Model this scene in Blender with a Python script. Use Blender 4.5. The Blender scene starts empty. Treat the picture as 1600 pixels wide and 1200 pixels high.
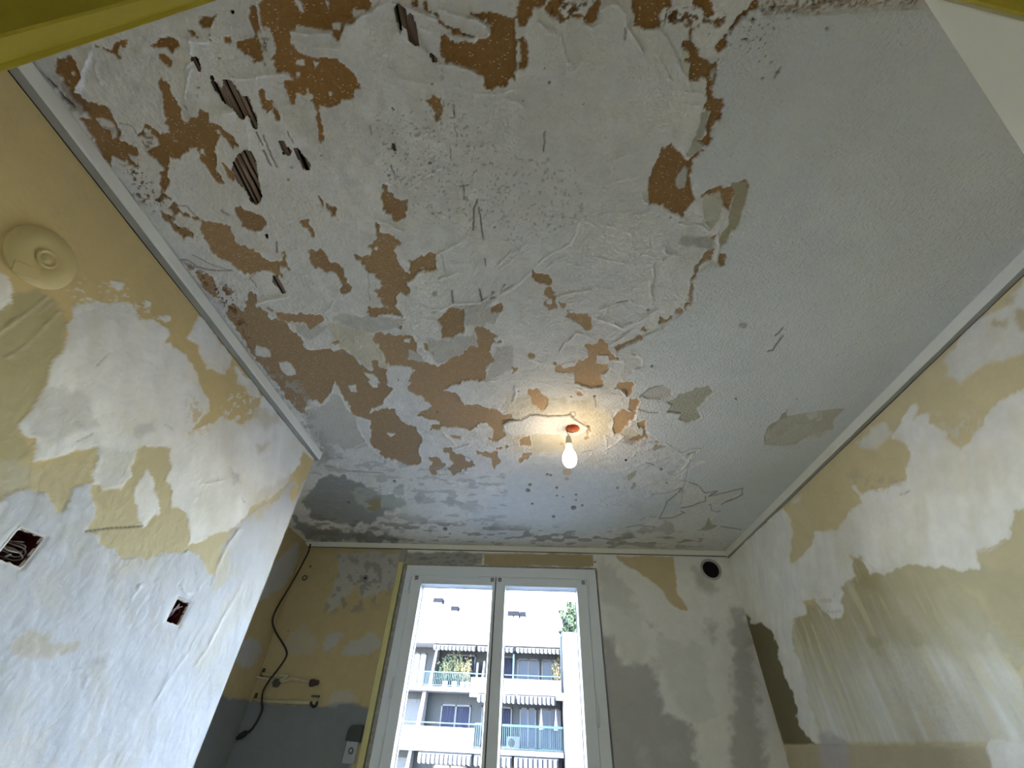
import bpy, bmesh, math, random
import numpy as np
from mathutils import Vector, Matrix

random.seed(7)
C = bpy.context.scene.collection
SC = bpy.context.scene

# ------------------------------------------------------------------ camera, sky, sun, exposure
CAM_Z = 1.5
FPX = 654.0
_d = np.array([38., 560., FPX]); _d /= np.linalg.norm(_d)
_u = np.array([38., -766., FPX]); _u -= _d * (_u @ _d); _u /= np.linalg.norm(_u)
_r = np.cross(-_u, _d)
if _r[0] < 0: _r = -_r
cam_data = bpy.data.cameras.new('camera')
cam_data.sensor_fit = 'HORIZONTAL'; cam_data.sensor_width = 36.0
cam_data.lens = FPX / 1600.0 * 36.0
cam_data.clip_start = 0.01; cam_data.clip_end = 500
cam = bpy.data.objects.new('camera', cam_data); C.objects.link(cam)
cam.matrix_world = Matrix(((_r[0], -_r[1], -_r[2], 0), (_d[0], -_d[1], -_d[2], 0), (_u[0], -_u[1], -_u[2], CAM_Z), (0, 0, 0, 1)))
SC.camera = cam

SC.view_settings.view_transform = 'Standard'
SC.view_settings.look = 'None'
SC.view_settings.gamma = 1.0
SC.view_settings.use_curve_mapping = False
SC.view_settings.exposure = EXPO = 4.08
SC.cycles.diffuse_bounces = 9; SC.cycles.max_bounces = 14; SC.cycles.use_adaptive_sampling = True; SC.cycles.adaptive_threshold = .045; SC.cycles.transparent_max_bounces = 16; SC.cycles.sample_clamp_indirect = 6

world = bpy.data.worlds.new('world'); SC.world = world; world.use_nodes = True
wn = world.node_tree.nodes; wl = world.node_tree.links; wn.clear()
sky = wn.new('ShaderNodeTexSky'); sky.sky_type = 'NISHITA'; sky.sun_disc = False
sky.sun_elevation = math.radians(48); sky.sun_rotation = math.radians(194); sky.air_density = 1.0; sky.dust_density = 0.6; sky.ozone_density = 1.5
bg = wn.new('ShaderNodeBackground'); bg.inputs[1].default_value = 0.54
tint = wn.new('ShaderNodeVectorMath'); tint.operation = 'MULTIPLY'; tint.inputs[1].default_value = (1.10, .985, 1.02); wl.new(sky.outputs[0], tint.inputs[0])
wo = wn.new('ShaderNodeOutputWorld'); wl.new(tint.outputs[0], bg.inputs[0]); wl.new(bg.outputs[0], wo.inputs[0])

sun_d = bpy.data.lights.new('sun', 'SUN'); sun_d.energy = 1.3; sun_d.angle = math.radians(0.6); sun_d.color = (1.0, .95, .87)
sun = bpy.data.objects.new('sun', sun_d); C.objects.link(sun)
sun.rotation_euler = Vector((0.25, 1.0, -1.14)).to_track_quat('-Z', 'Y').to_euler()

# light portal filling the window opening (guides sampling of the sky, emits nothing itself)
pd = bpy.data.lights.new('window_portal', 'AREA'); pd.shape = 'RECTANGLE'; pd.size = 1.22; pd.size_y = 1.52; pd.cycles.is_portal = True
po = bpy.data.objects.new('window_portal', pd); C.objects.link(po)
po.location = (-.236, 2.985, 1.6); po.rotation_euler = (math.radians(-90), 0, 0)

# ------------------------------------------------------------------ helpers
def proj(P):
    """world points (n,3) -> position in the traced outlines' frame"""
    Q = P - np.array([0, 0, CAM_Z])
    c = Q[..., 0:1] * _r + Q[..., 1:2] * _d + Q[..., 2:3] * _u
    z = np.where(c[..., 2] < .02, .02, c[..., 2])
    return 800 + FPX * c[..., 0] / z, 600 + FPX * c[..., 1] / z

_rng = np.random.RandomState(11)
_T = _rng.rand(257, 257); _T[256] = _T[0]; _T[:, 256] = _T[:, 0]
def vnoise(x, y, s=0):
    x = x + s * 17.31; y = y + s * 9.77
    xi = np.floor(x); yi = np.floor(y); fx = x - xi; fy = y - yi
    fx = fx * fx * (3 - 2 * fx); fy = fy * fy * (3 - 2 * fy)
    xi = xi.astype(np.int64) & 255; yi = yi.astype(np.int64) & 255
    a = _T[xi, yi]; b = _T[xi + 1, yi]; c = _T[xi, yi + 1]; d = _T[xi + 1, yi + 1]
    return (a + (b - a) * fx) * (1 - fy) + (c + (d - c) * fx) * fy - .5
def fbm(x, y, oct=4, s=0):
    r = 0; a = 1.0
    for k in range(oct):
        r = r + a * vnoise(x, y, s + k * 3.1); x = x * 2.03; y = y * 2.03; a *= .5
    return r

def sstep(a, b, x):
    t = np.clip((x - a) / (b - a), 0, 1); return t * t * (3 - 2 * t)

def sdf(poly, X, Y):
    """signed distance (px, negative inside) of points to a polygon"""
    n = len(poly); d = np.full(X.shape, 1e12); ins = np.zeros(X.shape, bool)
    for i in range(n):
        ax, ay = poly[i]; bx, by = poly[(i + 1) % n]
        ex, ey = bx - ax, by - ay; L = ex * ex + ey * ey
        if L == 0: continue
        t = np.clip(((X - ax) * ex + (Y - ay) * ey) / L, 0, 1)
        d = np.minimum(d, (X - ax - t * ex) ** 2 + (Y - ay - t * ey) ** 2)
        if ay != by:
            c = (ay > Y) != (by > Y)
            ins ^= c & (X < ex * (Y - ay) / ey + ax)
    d = np.sqrt(d); return np.where(ins, -d, d)

def line_d(pts, X, Y):
    d = np.full(X.shape, 1e12); side = np.zeros(X.shape)
    for (ax, ay), (bx, by) in zip(pts[:-1], pts[1:]):
        ex, ey = bx - ax, by - ay; L = ex * ex + ey * ey
        t = np.clip(((X - ax) * ex + (Y - ay) * ey) / L, 0, 1)
        q = (X - ax - t * ex) ** 2 + (Y - ay - t * ey) ** 2
        m = q < d; d = np.where(m, q, d)
        side = np.where(m, np.sign(ex * (Y - ay) - ey * (X - ax)), side)
    return np.sqrt(d), side

def T(ox, oy, s, txt):
    """outlines traced from an enlarged crop: origin, scale, 'x,y x,y ...' per line"""
    out = []
    for ln in txt.strip().splitlines():
        ln = ln.strip()
        if ln: out.append([(ox + float(p.split(',')[0]) / s, oy + float(p.split(',')[1]) / s) for p in ln.split()])
    return out

def tag(o, label=None, cat=None, group=None, kind=None):
    if label: o['label'] = label
    if cat: o['category'] = cat
    if group: o['group'] = group
    if kind: o['kind'] = kind
    return o

def empty(name, loc=(0, 0, 0), rot=(0, 0, 0)):
    o = bpy.data.objects.new(name, None); C.objects.link(o); o.location = loc; o.rotation_euler = rot; o.empty_display_size = .05
    return o

def link(name, me, mat, parent=None):
    o = bpy.data.objects.new(name, me); C.objects.link(o)
    if mat is not None and not me.materials: me.materials.append(mat)
    if parent is not None: o.parent = parent
    return o

class MB:
    """collects shapes into one mesh"""
    def __init__(s): s.v = []; s.f = []; s.sm = []
    def add(s, vs, fs, smooth=False):
        b = len(s.v); s.v += [tuple(v) for v in vs]; s.f += [tuple(b + i for i in f) for f in fs]; s.sm += [smooth] * len(fs); return s
    def box(s, lo, hi, bev=0.0, M=None):
        bm = bmesh.new(); bmesh.ops.create_cube(bm, size=1)
        c = [(a + b) / 2 for a, b in zip(lo, hi)]; d = [abs(b - a) for a, b in zip(lo, hi)]
        for v in bm.verts: v.co = Vector((v.co.x * d[0] + c[0], v.co.y * d[1] + c[1], v.co.z * d[2] + c[2]))
        if bev: bmesh.ops.bevel(bm, geom=bm.edges[:], offset=min(bev, min(d) * .45), segments=2, affect='EDGES', profile=.6)
        bmesh.ops.recalc_face_normals(bm, faces=bm.faces)
        vs = [(M @ v.co if M else v.co.copy()) for v in bm.verts]
        s.add(vs, [[v.index for v in f.verts] for f in bm.faces]); bm.free(); return s
    def prism(s, poly, a, b, axis=2, smooth=False):
        def P(p, h): q = list(p); q.insert(axis, h); return q
        n = len(poly); vs = [P(p, a) for p in poly] + [P(p, b) for p in poly]
        fs = [[i, (i + 1) % n, n + (i + 1) % n, n + i] for i in range(n)] + [list(range(n))[::-1], list(range(n, 2 * n))]
        return s.add(vs, fs, smooth)
    def tube(s, pts, r, seg=8, cap=True, radii=None):
        pts = [Vector(p) for p in pts]; n = len(pts); vs = []; fs = []
        up = Vector((0, 0, 1))
        t0 = (pts[1] - pts[0]).normalized()
        if abs(t0.dot(up)) > .9: up = Vector((1, 0, 0))
        nrm = (up - t0 * up.dot(t0)).normalized()
        for i, p in enumerate(pts):
            t = (pts[min(i + 1, n - 1)] - pts[max(i - 1, 0)]).normalized()
            nrm = (nrm - t * nrm.dot(t)).normalized(); bi = t.cross(nrm); rr = radii[i] if radii else r
            for k in range(seg):
                a = 2 * math.pi * k / seg; vs.append(p + nrm * (rr * math.cos(a)) + bi * (rr * math.sin(a)))
        for i in range(n - 1):
            for k in range(seg):
                fs.append([i * seg + k, i * seg + (k + 1) % seg, (i + 1) * seg + (k + 1) % seg, (i + 1) * seg + k])
        if cap: fs += [list(range(seg))[::-1], [(n - 1) * seg + k for k in range(seg)]]
        return s.add(vs, fs, True)
    def lathe(s, prof, c, M=None, seg=32, smooth=True):
        """profile [(r, z)] turned about z (then M), at c"""
        vs = []; fs = []; n = len(prof); c = Vector(c)
        for r, z in prof:
            for k in range(seg):
                a = 2 * math.pi * k / seg; p = Vector((r * math.cos(a), r * math.sin(a), z)); vs.append(c + (M @ p if M else p))
        for i in range(n - 1):
            for k in range(seg):
                fs.append([i * seg + k, i * seg + (k + 1) % seg, (i + 1) * seg + (k + 1) % seg, (i + 1) * seg + k])
        if prof[0][0] > 1e-6: pass
        return s.add(vs, fs, smooth)
    def mesh(s, name):
        me = bpy.data.meshes.new(name); me.from_pydata([tuple(v) for v in s.v], [], s.f); me.polygons.foreach_set('use_smooth', s.sm)
        me.update(); return me
    def build(s, name, mat, parent=None): return link(name, s.mesh(name), mat, parent)

# ------------------------------------------------------------------ materials
def mat(name, col=(.5, .5, .5), rough=.7, metal=0., bump=0., bscale=60., vary=.0, vscale=6., emit=None, estr=0., spec=.5, vc=False, stretch=None, bump2=0., b2scale=600.):
    m = bpy.data.materials.new(name); m.use_nodes = True; nt = m.node_tree; n = nt.nodes; l = nt.links
    b = n['Principled BSDF']; b.inputs['Roughness'].default_value = rough; b.inputs['Metallic'].default_value = metal
    b.inputs['Base Color'].default_value = (*col, 1); b.inputs['Specular IOR Level'].default_value = spec
    geo = n.new('ShaderNodeNewGeometry'); vec = geo.outputs['Position']
    if stretch:
        mp = n.new('ShaderNodeMapping'); mp.inputs['Scale'].default_value = stretch; l.new(vec, mp.inputs[0]); vec = mp.outputs[0]
    src = None
    if vc:
        at = n.new('ShaderNodeAttribute'); at.attribute_name = 'Col'; src = at.outputs['Color']
    if vary:
        nz = n.new('ShaderNodeTexNoise'); nz.inputs['Scale'].default_value = vscale; nz.inputs['Detail'].default_value = 6; nz.inputs['Roughness'].default_value = .6; l.new(vec, nz.inputs[0])
        mr = n.new('ShaderNodeMapRange'); mr.inputs[1].default_value = .3; mr.inputs[2].default_value = .7; mr.inputs[3].default_value = 1 - vary; mr.inputs[4].default_value = 1 + vary
        l.new(nz.outputs['Fac'], mr.inputs[0])
        mx = n.new('ShaderNodeVectorMath'); mx.operation = 'SCALE'
        if src: l.new(src, mx.inputs[0])
        else: mx.inputs[0].default_value = col
        l.new(mr.outputs[0], mx.inputs['Scale']); src = mx.outputs[0]
    if src: l.new(src, b.inputs['Base Color'])
    if bump:
        nb = n.new('ShaderNodeTexNoise'); nb.inputs['Scale'].default_value = bscale; nb.inputs['Detail'].default_value = 5; l.new(vec, nb.inputs[0])
        bp = n.new('ShaderNodeBump'); bp.inputs['Strength'].default_value = 1; bp.inputs['Distance'].default_value = bump; l.new(nb.outputs['Fac'], bp.inputs['Height'])
        l.new(bp.outputs[0], b.inputs['Normal'])
    if emit: b.inputs['Emission Color'].default_value = (*emit, 1); b.inputs['Emission Strength'].default_value = estr
    return m

def mat_paint_peel():
    """painted ceiling: stippled orange-peel coat over vertex albedo"""
    m = mat('ceiling_paint', rough=.75, vc=True, vary=.035, vscale=9, bump=.0062, bscale=150)
    return m
def mat_board():
    """bare fibrous board: short fibres and pale flecks over the vertex albedo"""
    m = mat('bare_board', rough=.9, vc=True, vary=.16, vscale=170, bump=.0012, bscale=260, stretch=(1, 1, 1)); nt = m.node_tree; n = nt.nodes; l = nt.links
    b = n['Principled BSDF']; src = b.inputs['Base Color'].links[0].from_socket
    geo = n.new('ShaderNodeNewGeometry'); w = n.new('ShaderNodeTexNoise'); w.inputs['Scale'].default_value = 40; w.inputs['Detail'].default_value = 2
    l.new(geo.outputs['Position'], w.inputs[0])
    mp = n.new('ShaderNodeMapping'); mp.inputs['Scale'].default_value = (1.0, 2.4, 1.0); mp.inputs['Rotation'].default_value = (0, 0, .7)
    l.new(geo.outputs['Position'], mp.inputs[0])
    v = n.new('ShaderNodeTexVoronoi'); v.inputs['Scale'].default_value = 95; l.new(mp.outputs[0], v.inputs[0])
    r = n.new('ShaderNodeMapRange'); r.inputs[1].default_value = .14; r.inputs[2].default_value = .24; r.inputs[3].default_value = 1; r.inputs[4].default_value = 0; l.new(v.outputs['Distance'], r.inputs[0])
    g = n.new('ShaderNodeMapRange'); g.inputs[1].default_value = .44; g.inputs[2].default_value = .52; l.new(w.outputs['Fac'], g.inputs[0])
    mu = n.new('ShaderNodeMath'); mu.operation = 'MULTIPLY'; l.new(r.outputs[0], mu.inputs[0]); l.new(g.outputs[0], mu.inputs[1])
    mx = n.new('ShaderNodeMix'); mx.data_type = 'RGBA'; l.new(mu.outputs[0], mx.inputs[0]); l.new(src, mx.inputs[6]); mx.inputs[7].default_value = (.66, .52, .36, 1)
    l.new(mx.outputs[2], b.inputs['Base Color'])
    return m
M_PLASTER = mat('old_plaster', rough=.85, vc=True, vary=.06, vscale=35, bump=.005, bscale=110)
M_PAINT = mat_paint_peel()
M_BOARD = mat_board()
M_WALL = mat('wall_plaster', rough=.8, vc=True, vary=.05, vscale=14, bump=.0022, bscale=60)
M_LATH = mat('lath_wood', (.24, .165, .115), rough=.85, vary=.45, vscale=30, bump=.001, bscale=80, stretch=(6, .6, 6))
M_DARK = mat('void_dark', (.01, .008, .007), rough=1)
M_TRIM = mat('trim_paint', (.76, .755, .67), rough=.55, vary=.05, vscale=5, bump=.0006, bscale=30)
M_TRIMDARK = mat('trim_dark', (.33, .325, .275), rough=.65, vary=.10, vscale=12, bump=.0008, bscale=40)
M_OLIVE = mat('olive_gloss', (.50, .40, .035), rough=.6, spec=.25, vary=.05, vscale=30, bump=.0005, bscale=150)
M_YELLOW = mat('yellow_paint', (.60, .56, .24), rough=.5, vary=.05, vscale=20, bump=.0004, bscale=80)
M_DOOR = mat('door_paint', (.82, .82, .70), rough=.5, vary=.02, vscale=8, bump=.0003, bscale=200)
M_PVC = mat('white_pvc', (.72, .77, .80), rough=.35, vary=.02, vscale=6, bump=.0001, bscale=20)
M_GASKET = mat('gasket', (.03, .035, .04), rough=.6)
M_GREYP = mat('grey_plastic', (.22, .23, .24), rough=.5)
M_METAL = mat('steel', (.5, .5, .5), rough=.35, metal=1)
M_BLACK = mat('black_rubber', (.008, .008, .009), rough=.5)
M_REDBOX = mat('red_brown_plastic', (.09, .012, .010), rough=.5)
M_ORANGE = mat('orange_plastic', (.55, .16, .07), rough=.5)
M_WIREG = mat('grey_wire', (.20, .17, .17), rough=.45)
M_WIREB = mat('brown_wire', (.12, .07, .06), rough=.45)
M_SOCKET = mat('white_lampholder', (.62, .58, .50), rough=.4)
M_BULB = mat('bulb_glow', (.9, .9, .85), rough=.3, emit=(1, .80, .55), estr=3.4)
M_CONC = mat('floor_screed', (.66, .66, .64), rough=.8, vary=.12, vscale=5, bump=.001, bscale=30)
M_COVER = mat('painted_cover', (.56, .455, .20), rough=.55, vary=.04, vscale=12, bump=.0004, bscale=120)
M_PIPE = mat('painted_pipe', (.46, .42, .26), rough=.5, vary=.08, vscale=40)
M_CAPR = mat('pipe_cap', (.05, .028, .03), rough=.5, vary=.3, vscale=60)
M_CLAMP = mat('old_clamp', (.10, .10, .085), rough=.6, metal=.4)
M_SWITCH = mat('socket_plate', (.33, .36, .38), rough=.5)
M_BACK = mat('raw_filler', (.30, .29, .26), rough=.9, vary=.3, vscale=40, bump=.002, bscale=50)
def glass_mat():
    m = bpy.data.materials.new('window_glass'); m.use_nodes = True; n = m.node_tree.nodes; l = m.node_tree.links; n.clear()
    o = n.new('ShaderNodeOutputMaterial'); t = n.new('ShaderNodeBsdfTransparent'); t.inputs[0].default_value = (.93, .96, .97, 1)
    g = n.new('ShaderNodeBsdfGlossy'); g.inputs['Roughness'].default_value = .02; f = n.new('ShaderNodeFresnel'); f.inputs[0].default_value = 1.45
    x = n.new('ShaderNodeMixShader'); l.new(f.outputs[0], x.inputs[0]); l.new(t.outputs[0], x.inputs[1]); l.new(g.outputs[0], x.inputs[2]); l.new(x.outputs[0], o.inputs[0])
    return m
M_GLASS = glass_mat()

# ------------------------------------------------------------------ layered surfaces
class Surf:
    def __init__(s, P, nrm, base, h0):
        s.P = P; s.n = np.array(nrm, float); s.X, s.Y = proj(P)
        s.col = np.broadcast_to(np.array(base, float), P.shape).copy(); s.h = h0.copy(); s.id = np.zeros(P.shape[:2], np.int32)
        X, Y = s.X, s.Y
        s.ed = fbm(X / 13, Y / 13, 4, 5)            # ragged edges
        s.ed2 = fbm(X / 34, Y / 34, 3, 9)
    def bb(s, poly, m=6):
        xs = [p[0] for p in poly]; ys = [p[1] for p in poly]
        return np.nonzero((s.X > min(xs) - m) & (s.X < max(xs) + m) & (s.Y > min(ys) - m) & (s.Y < max(ys) + m))
    def patch(s, poly, col=None, lev=None, id=None, rough=3.2, soft=.9, amt=1.0, sd=5, lip=0.):
        k = s.bb(poly, 6 + soft * 2)
        if len(k[0]) == 0: return
        d = sdf(poly, s.X[k], s.Y[k]) + s.ed[k] * rough * 2
        if lip > 0:
            d = d + 3.4 * fbm(s.X[k] / 4.6, s.Y[k] / 5.6, 2, 71) + 2.2 * np.abs(vnoise(s.X[k] / 7, s.Y[k] / 16, 73)) - .3
        m = (1 - sstep(-soft, soft, d))
        if col is not None:
            mm = (m * amt)[:, None]; s.col[k] = s.col[k] * (1 - mm) + np.array(col) * mm
        if lev is not None:
            L = lev[k] if isinstance(lev, np.ndarray) else lev
            s.h[k] = s.h[k] * (1 - m) + L * m
        if id is not None:
            q = d < 0; s.id[tuple(a[q] for a in k)] = id
        if lip:
            e = np.exp(-((d - 1.6) / 1.1) ** 2) * sstep(-.12, .3, fbm(s.X[k] / 21, s.Y[k] / 21, 3, 77))
            s.h[k] += lip * e; s.col[k] = s.col[k] * (1 - .5 * e[:, None]) + np.array((.80, .78, .72)) * .5 * e[:, None]
    def specks(s, poly, col, f=5., th=.17, amt=1., dh=0, sd=3, ay=1., sheet=0.):
        k = s.bb(poly, 12)
        if len(k[0]) == 0: return
        X = s.X[k]; Y = s.Y[k]
        d = sdf(poly, X, Y); e = 1 - sstep(-14, 8, d + s.ed[k] * 8)
        v = fbm((X + Y * sheet) / f, Y / (f * ay), 3, sd)
        m = sstep(th, th + .07, v * (.4 + .6 * e)) * e * amt
        s.col[k] = s.col[k] * (1 - m[:, None]) + np.array(col) * m[:, None]; s.h[k] += dh * m
    def line(s, pts, col=None, w=1.2, dh=0., amt=1., wob=2.):
        k = s.bb(pts, 12)
        if len(k[0]) == 0: return
        X = s.X[k] + s.ed[k] * wob; Y = s.Y[k] + s.ed2[k] * wob
        d, _ = line_d(pts, X, Y); m = np.exp(-(d / w) ** 2)
        if col is not None: s.col[k] = s.col[k] * (1 - (m * amt)[:, None]) + np.array(col) * (m * amt)[:, None]
        s.h[k] += dh * m
    def ridge(s, pts, amp, w, step=0., decay=30.):
        k = s.bb(pts, max(3 * w, decay * 2))
        if len(k[0]) == 0: return
        X = s.X[k] + s.ed[k] * 4; Y = s.Y[k] + s.ed2[k] * 4
        d, side = line_d(pts, X, Y)
        e = np.exp(-(d / w) ** 2) * (.75 + 1.2 * s.ed[k]).clip(0, 2); s.h[k] += 1.7 * amp * e; q = (np.clip(e, 0, 1) * min(.6, amp * 170))[:, None]; s.col[k] = s.col[k] * (1 - q) + np.array((.82, .81, .77)) * q  # crest also painted paler, the light it catches put into the colour
        if step: s.h[k] += step * np.exp(-d / decay) * sstep(-1.5, 1.5, d * side)
    def hole(s, poly): 
        k = s.bb(poly)
        d = sdf(poly, s.X[k], s.Y[k]); q = d < 0; s.id[tuple(a[q] for a in k)] = -1
    def build(s, name, mats, names, parent=None, root=None):
        """one mesh per id; id 0 is the main surface and parents the rest"""
        V = s.P + s.n * s.h[..., None]
        du = np.gradient(V, axis=0); dv = np.gradient(V, axis=1); N = np.cross(du, dv)
        N /= np.linalg.norm(N, axis=-1, keepdims=True) + 1e-12
        flip = (N * s.n).sum(-1).mean() < 0
        if flip: N = -N
        nu, nv = s.id.shape; I = np.arange(nu * nv).reshape(nu, nv)
        Q = np.stack([I[:-1, :-1], I[1:, :-1], I[1:, 1:], I[:-1, 1:]], -1).reshape(-1, 4)
        if flip: Q = Q[:, ::-1]
        st = np.stack([s.id[:-1, :-1], s.id[1:, :-1], s.id[1:, 1:], s.id[:-1, 1:]], -1).reshape(-1, 4)
        fid = np.where((st == -1).any(1), -1, np.median(st, axis=1).astype(int))
        fid = np.where((fid[:, None] == st).any(1), fid, st[:, 0])
        Vf = V.reshape(-1, 3); Nf = N.reshape(-1, 3); Cf = s.col.reshape(-1, 3); made = {}
        for i in [0] + sorted(set(np.unique(fid).tolist()) - {0, -1}):
            q = Q[fid == i]
            if len(q) < 12 and i != 0: continue
            u, inv = np.unique(q, return_inverse=True); inv = inv.reshape(-1)
            me = bpy.data.meshes.new(names.get(i, name)); nf = len(q)
            me.vertices.add(len(u)); me.vertices.foreach_set('co', Vf[u].astype(np.float32).ravel())
            me.loops.add(nf * 4); me.loops.foreach_set('vertex_index', inv.astype(np.int32))
            me.polygons.add(nf); me.polygons.foreach_set('loop_start', np.arange(0, nf * 4, 4, dtype=np.int32))
            me.polygons.foreach_set('loop_total', np.full(nf, 4, np.int32)); me.polygons.foreach_set('use_smooth', np.ones(nf, bool))
            me.update(calc_edges=True)
            a = me.color_attributes.new('Col', 'FLOAT_COLOR', 'POINT'); cc = np.ones((len(u), 4), np.float32); cc[:, :3] = np.clip(Cf[u], 0, 1); a.data.foreach_set('color', cc.ravel())
            me.normals_split_custom_set_from_vertices(Nf[u].astype(np.float32))
            me.materials.append(mats.get(i, mats[0]))
            o = bpy.data.objects.new(names.get(i, name), me); C.objects.link(o); made[i] = o
            if i != 0: o.parent = made[0]
        return made

PL = np.array((.66, .635, .575)); PAINT = (.63, .635, .60); BROWN = np.array((.27, .135, .035)); BROWNL = np.array((.34, .225, .115))
GREY = (.47, .445, .38); GREYD = (.275, .275, .255); CREAM = (.56, .51, .37); OLC = (.38, .34, .22); WHITE = (.68, .66, .61); SALM = (.55, .36, .22)

# ---- ceiling grid: finer near the doorway
ys = [0.035]
while ys[-1] < 2.87: ys.append(ys[-1] + .0021 + .0017 * ys[-1])
ys = np.array(ys); xs = np.arange(-1.62, 1.27, .0027)
GX, GY = np.meshgrid(xs, ys, indexing='ij')
P = np.stack([GX, GY, np.full_like(GX, 2.5)], -1)
r1 = fbm(GX * 7, GY * 7, 4, 1); r2 = fbm(GX * 30, GY * 30, 4, 2); r3 = fbm(GX * 90, GY * 90, 2, 4)
trow = np.abs(vnoise(GX * 9 + GY * 3, GY * 22 - GX * 5, 8)); trow = np.exp(-(trow / .05) ** 2) * sstep(.0, .3, vnoise(GX * 4, GY * 4, 6))
scr = fbm(GX * 60 + GY * 34, GY * 9 - GX * 5, 3, 41) * sstep(-.05, .3, vnoise(GX * 3.1, GY * 3.1, 44)) + fbm(GX * 10 - GY * 14, GY * 62 + GX * 40, 3, 46) * sstep(-.05, .3, vnoise(GX * 2.7, GY * 2.7, 49))
H_PL = .0034 * r1 + .0020 * r2 + .0007 * r3 + .0022 * trow + .0012 * scr
H_PT = .0038 + .0016 * r1 + .0008 * r2
H_BR = -.0034 + .0004 * r2 + .0004 * r3
H_GR = -.0004 + .0014 * r1 + .0003 * r2
S = Surf(P, (0, 0, -1), PL, H_PL)
S.col *= (1 + .10 * r1 + .06 * fbm(GX * 14, GY * 14, 3, 12))[..., None]
S.col[..., 2] *= 1 + .05 * fbm(GX * 3, GY * 3, 2, 14)

grey_polys = T(400, 300, 4, '''400,780 560,760 700,775 830,780 920,800 900,860 780,870 730,880 660,880 590,850 520,810 440,800
220,820 440,830 440,880 350,920 290,900
1070,920 1200,930 1240,900 1310,900 1370,870 1390,960 1330,980 1200,1060 1130,1090 1080,1000
1300,700 1450,720 1510,770 1480,820 1380,850 1300,830
1500,960 1600,970 1600,1100 1500,1170 1420,1180 1480,1060
1060,700 1150,745 1250,700 1380,690 1500,640 1600,570 1600,600 1480,690 1340,760 1200,740 1100,760''') + T(400, 600, 4, '''310,180 420,120 470,50 520,60 600,190 710,400 620,420 480,390 400,400 330,280
440,400 520,400 430,490 370,510 400,470
1200,715 1240,740 1370,755 1480,775 1380,810 1290,770 1210,745
870,820 930,810 1000,810 1080,830 1030,870 980,880 930,860
990,700 1040,680 1010,750
680,905 830,905 830,920 750,925
870,660 910,640 920,680 880,690
1000,840 1090,830 1060,890 1010,890
600,545 760,555 900,560 760,566
430,515 520,530 565,550 520,552''') + T(800, 600, 4, '''640,740 700,720 820,740 820,780 800,820 720,790 660,770
720,920 800,900 900,890 960,850 1010,870 1020,920 960,930 860,940 740,940
970,545 1010,540 1015,565 980,565
0,90 100,70 120,130 60,170 0,150
220,80 400,90 480,110 440,130 300,120
1040,650 1075,650 1075,680 1050,680''')
for p in grey_polys: S.patch(p, GREY, H_GR, amt=.85, soft=1.6, rough=4)
for p in T(400, 600, 4, '''340,690 400,610 500,580 600,590 700,640 740,670 760,700 880,720 930,745 860,790 790,830 720,865 620,880 500,870 400,860 350,820 280,740
240,830 330,880 520,900 700,930 880,960 900,985 520,985 330,975 240,900'''): S.patch(p, GREYD, H_GR, soft=2.2, rough=5)
for p in T(400, 600, 4, '''600,640 700,650 760,690 900,725 930,745 860,785 700,780 620,760 600,700'''): S.patch(p, (.40, .40, .34), None, soft=3, rough=6)
for p in T(400, 600, 4, '''730,700 770,710 770,770 800,790 740,790 700,780 750,760 650,735 720,720
590,650 620,650 610,672 592,665'''): S.patch(p, (.30, .24, .12), None, soft=1.5)
cream = T(400, 300, 4, '''440,820 590,850 730,890 790,1000 820,1110 770,1100 730,1055 720,1115 640,1060 580,1000 520,990 470,870
0,960 60,970 100,1040 0,1020
130,1060 210,1070 270,1160 200,1150 150,1110''') + T(800, 600, 4, '''110,310 300,310 330,400 200,430 120,430
410,160 540,150 620,230 610,290 560,330 500,290 420,210
660,240 740,280 800,330 760,370 680,340''')
for p in cream: S.patch(p, CREAM, H_GR, soft=1.5, amt=.9)
for p in T(800, 600, 4, '-40,60 120,70 250,80 470,90 620,190 620,290 560,350 420,420 200,440 20,430 -60,340'): S.patch(p, (.58, .52, .37), None, soft=5, rough=6, amt=.6)
for p in T(400, 0, 4, '''240,620 330,640 390,870 240,840 150,700'''): S.patch(p, CREAM, None, soft=12, amt=.4)

# painted coat still in place on the right
PAINT_ID = 900
paint = [[(1700, 8), (1440, 10), (1260, 22), (1185, 8), (1155, 30), (1135, 55), (1130, 76), (1122, 95), (1122, 112), (1112, 132), (1112, 148), (1130, 160), (1130, 170), (1125, 182), (1112, 205), (1107, 216), (1098, 235), (1082, 250), (1081, 268), (1082, 290), (1095, 299), (1107, 297), (1125, 290), (1144, 288), (1162, 281), (1170, 291), (1167, 300), (1162, 325), (1152, 357), (1142, 360), (1135, 377), (1125, 390), (1135, 396), (1131, 410), (1122, 415), (1110, 410), (1100, 418), (1092, 422), (1088, 433), (1081, 440), (1081, 465), (1080, 475), (1067, 487), (1035, 511), (1015, 519), (1000, 529), (980, 538), (962, 546), (960, 560), (975, 568), (982, 555), (992, 552), (1004, 560), (1003, 572), (990, 578), (984, 592), (976, 600), (970, 612), (984, 622), (996, 634), (994, 655), (1000, 662), (1010, 672), (1025, 684), (1030, 692), (1046, 697), (1066, 707), (1080, 702), (1094, 700), (1080, 712), (1075, 722), (1100, 720), (1068, 736), (1064, 750), (1090, 757), (1100, 770), (1120, 767), (1107, 776), (1135, 770), (1160, 763), (1160, 771), (1142, 780), (1127, 790), (1110, 790), (1112, 797), (1120, 801), (1112, 812), (1122, 824), (1155, 827), (1140, 870), (1700, 870)]]
for p in paint: S.patch(p, PAINT, H_PT, PAINT_ID, rough=1.2, soft=.7, lip=-.0004)
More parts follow.
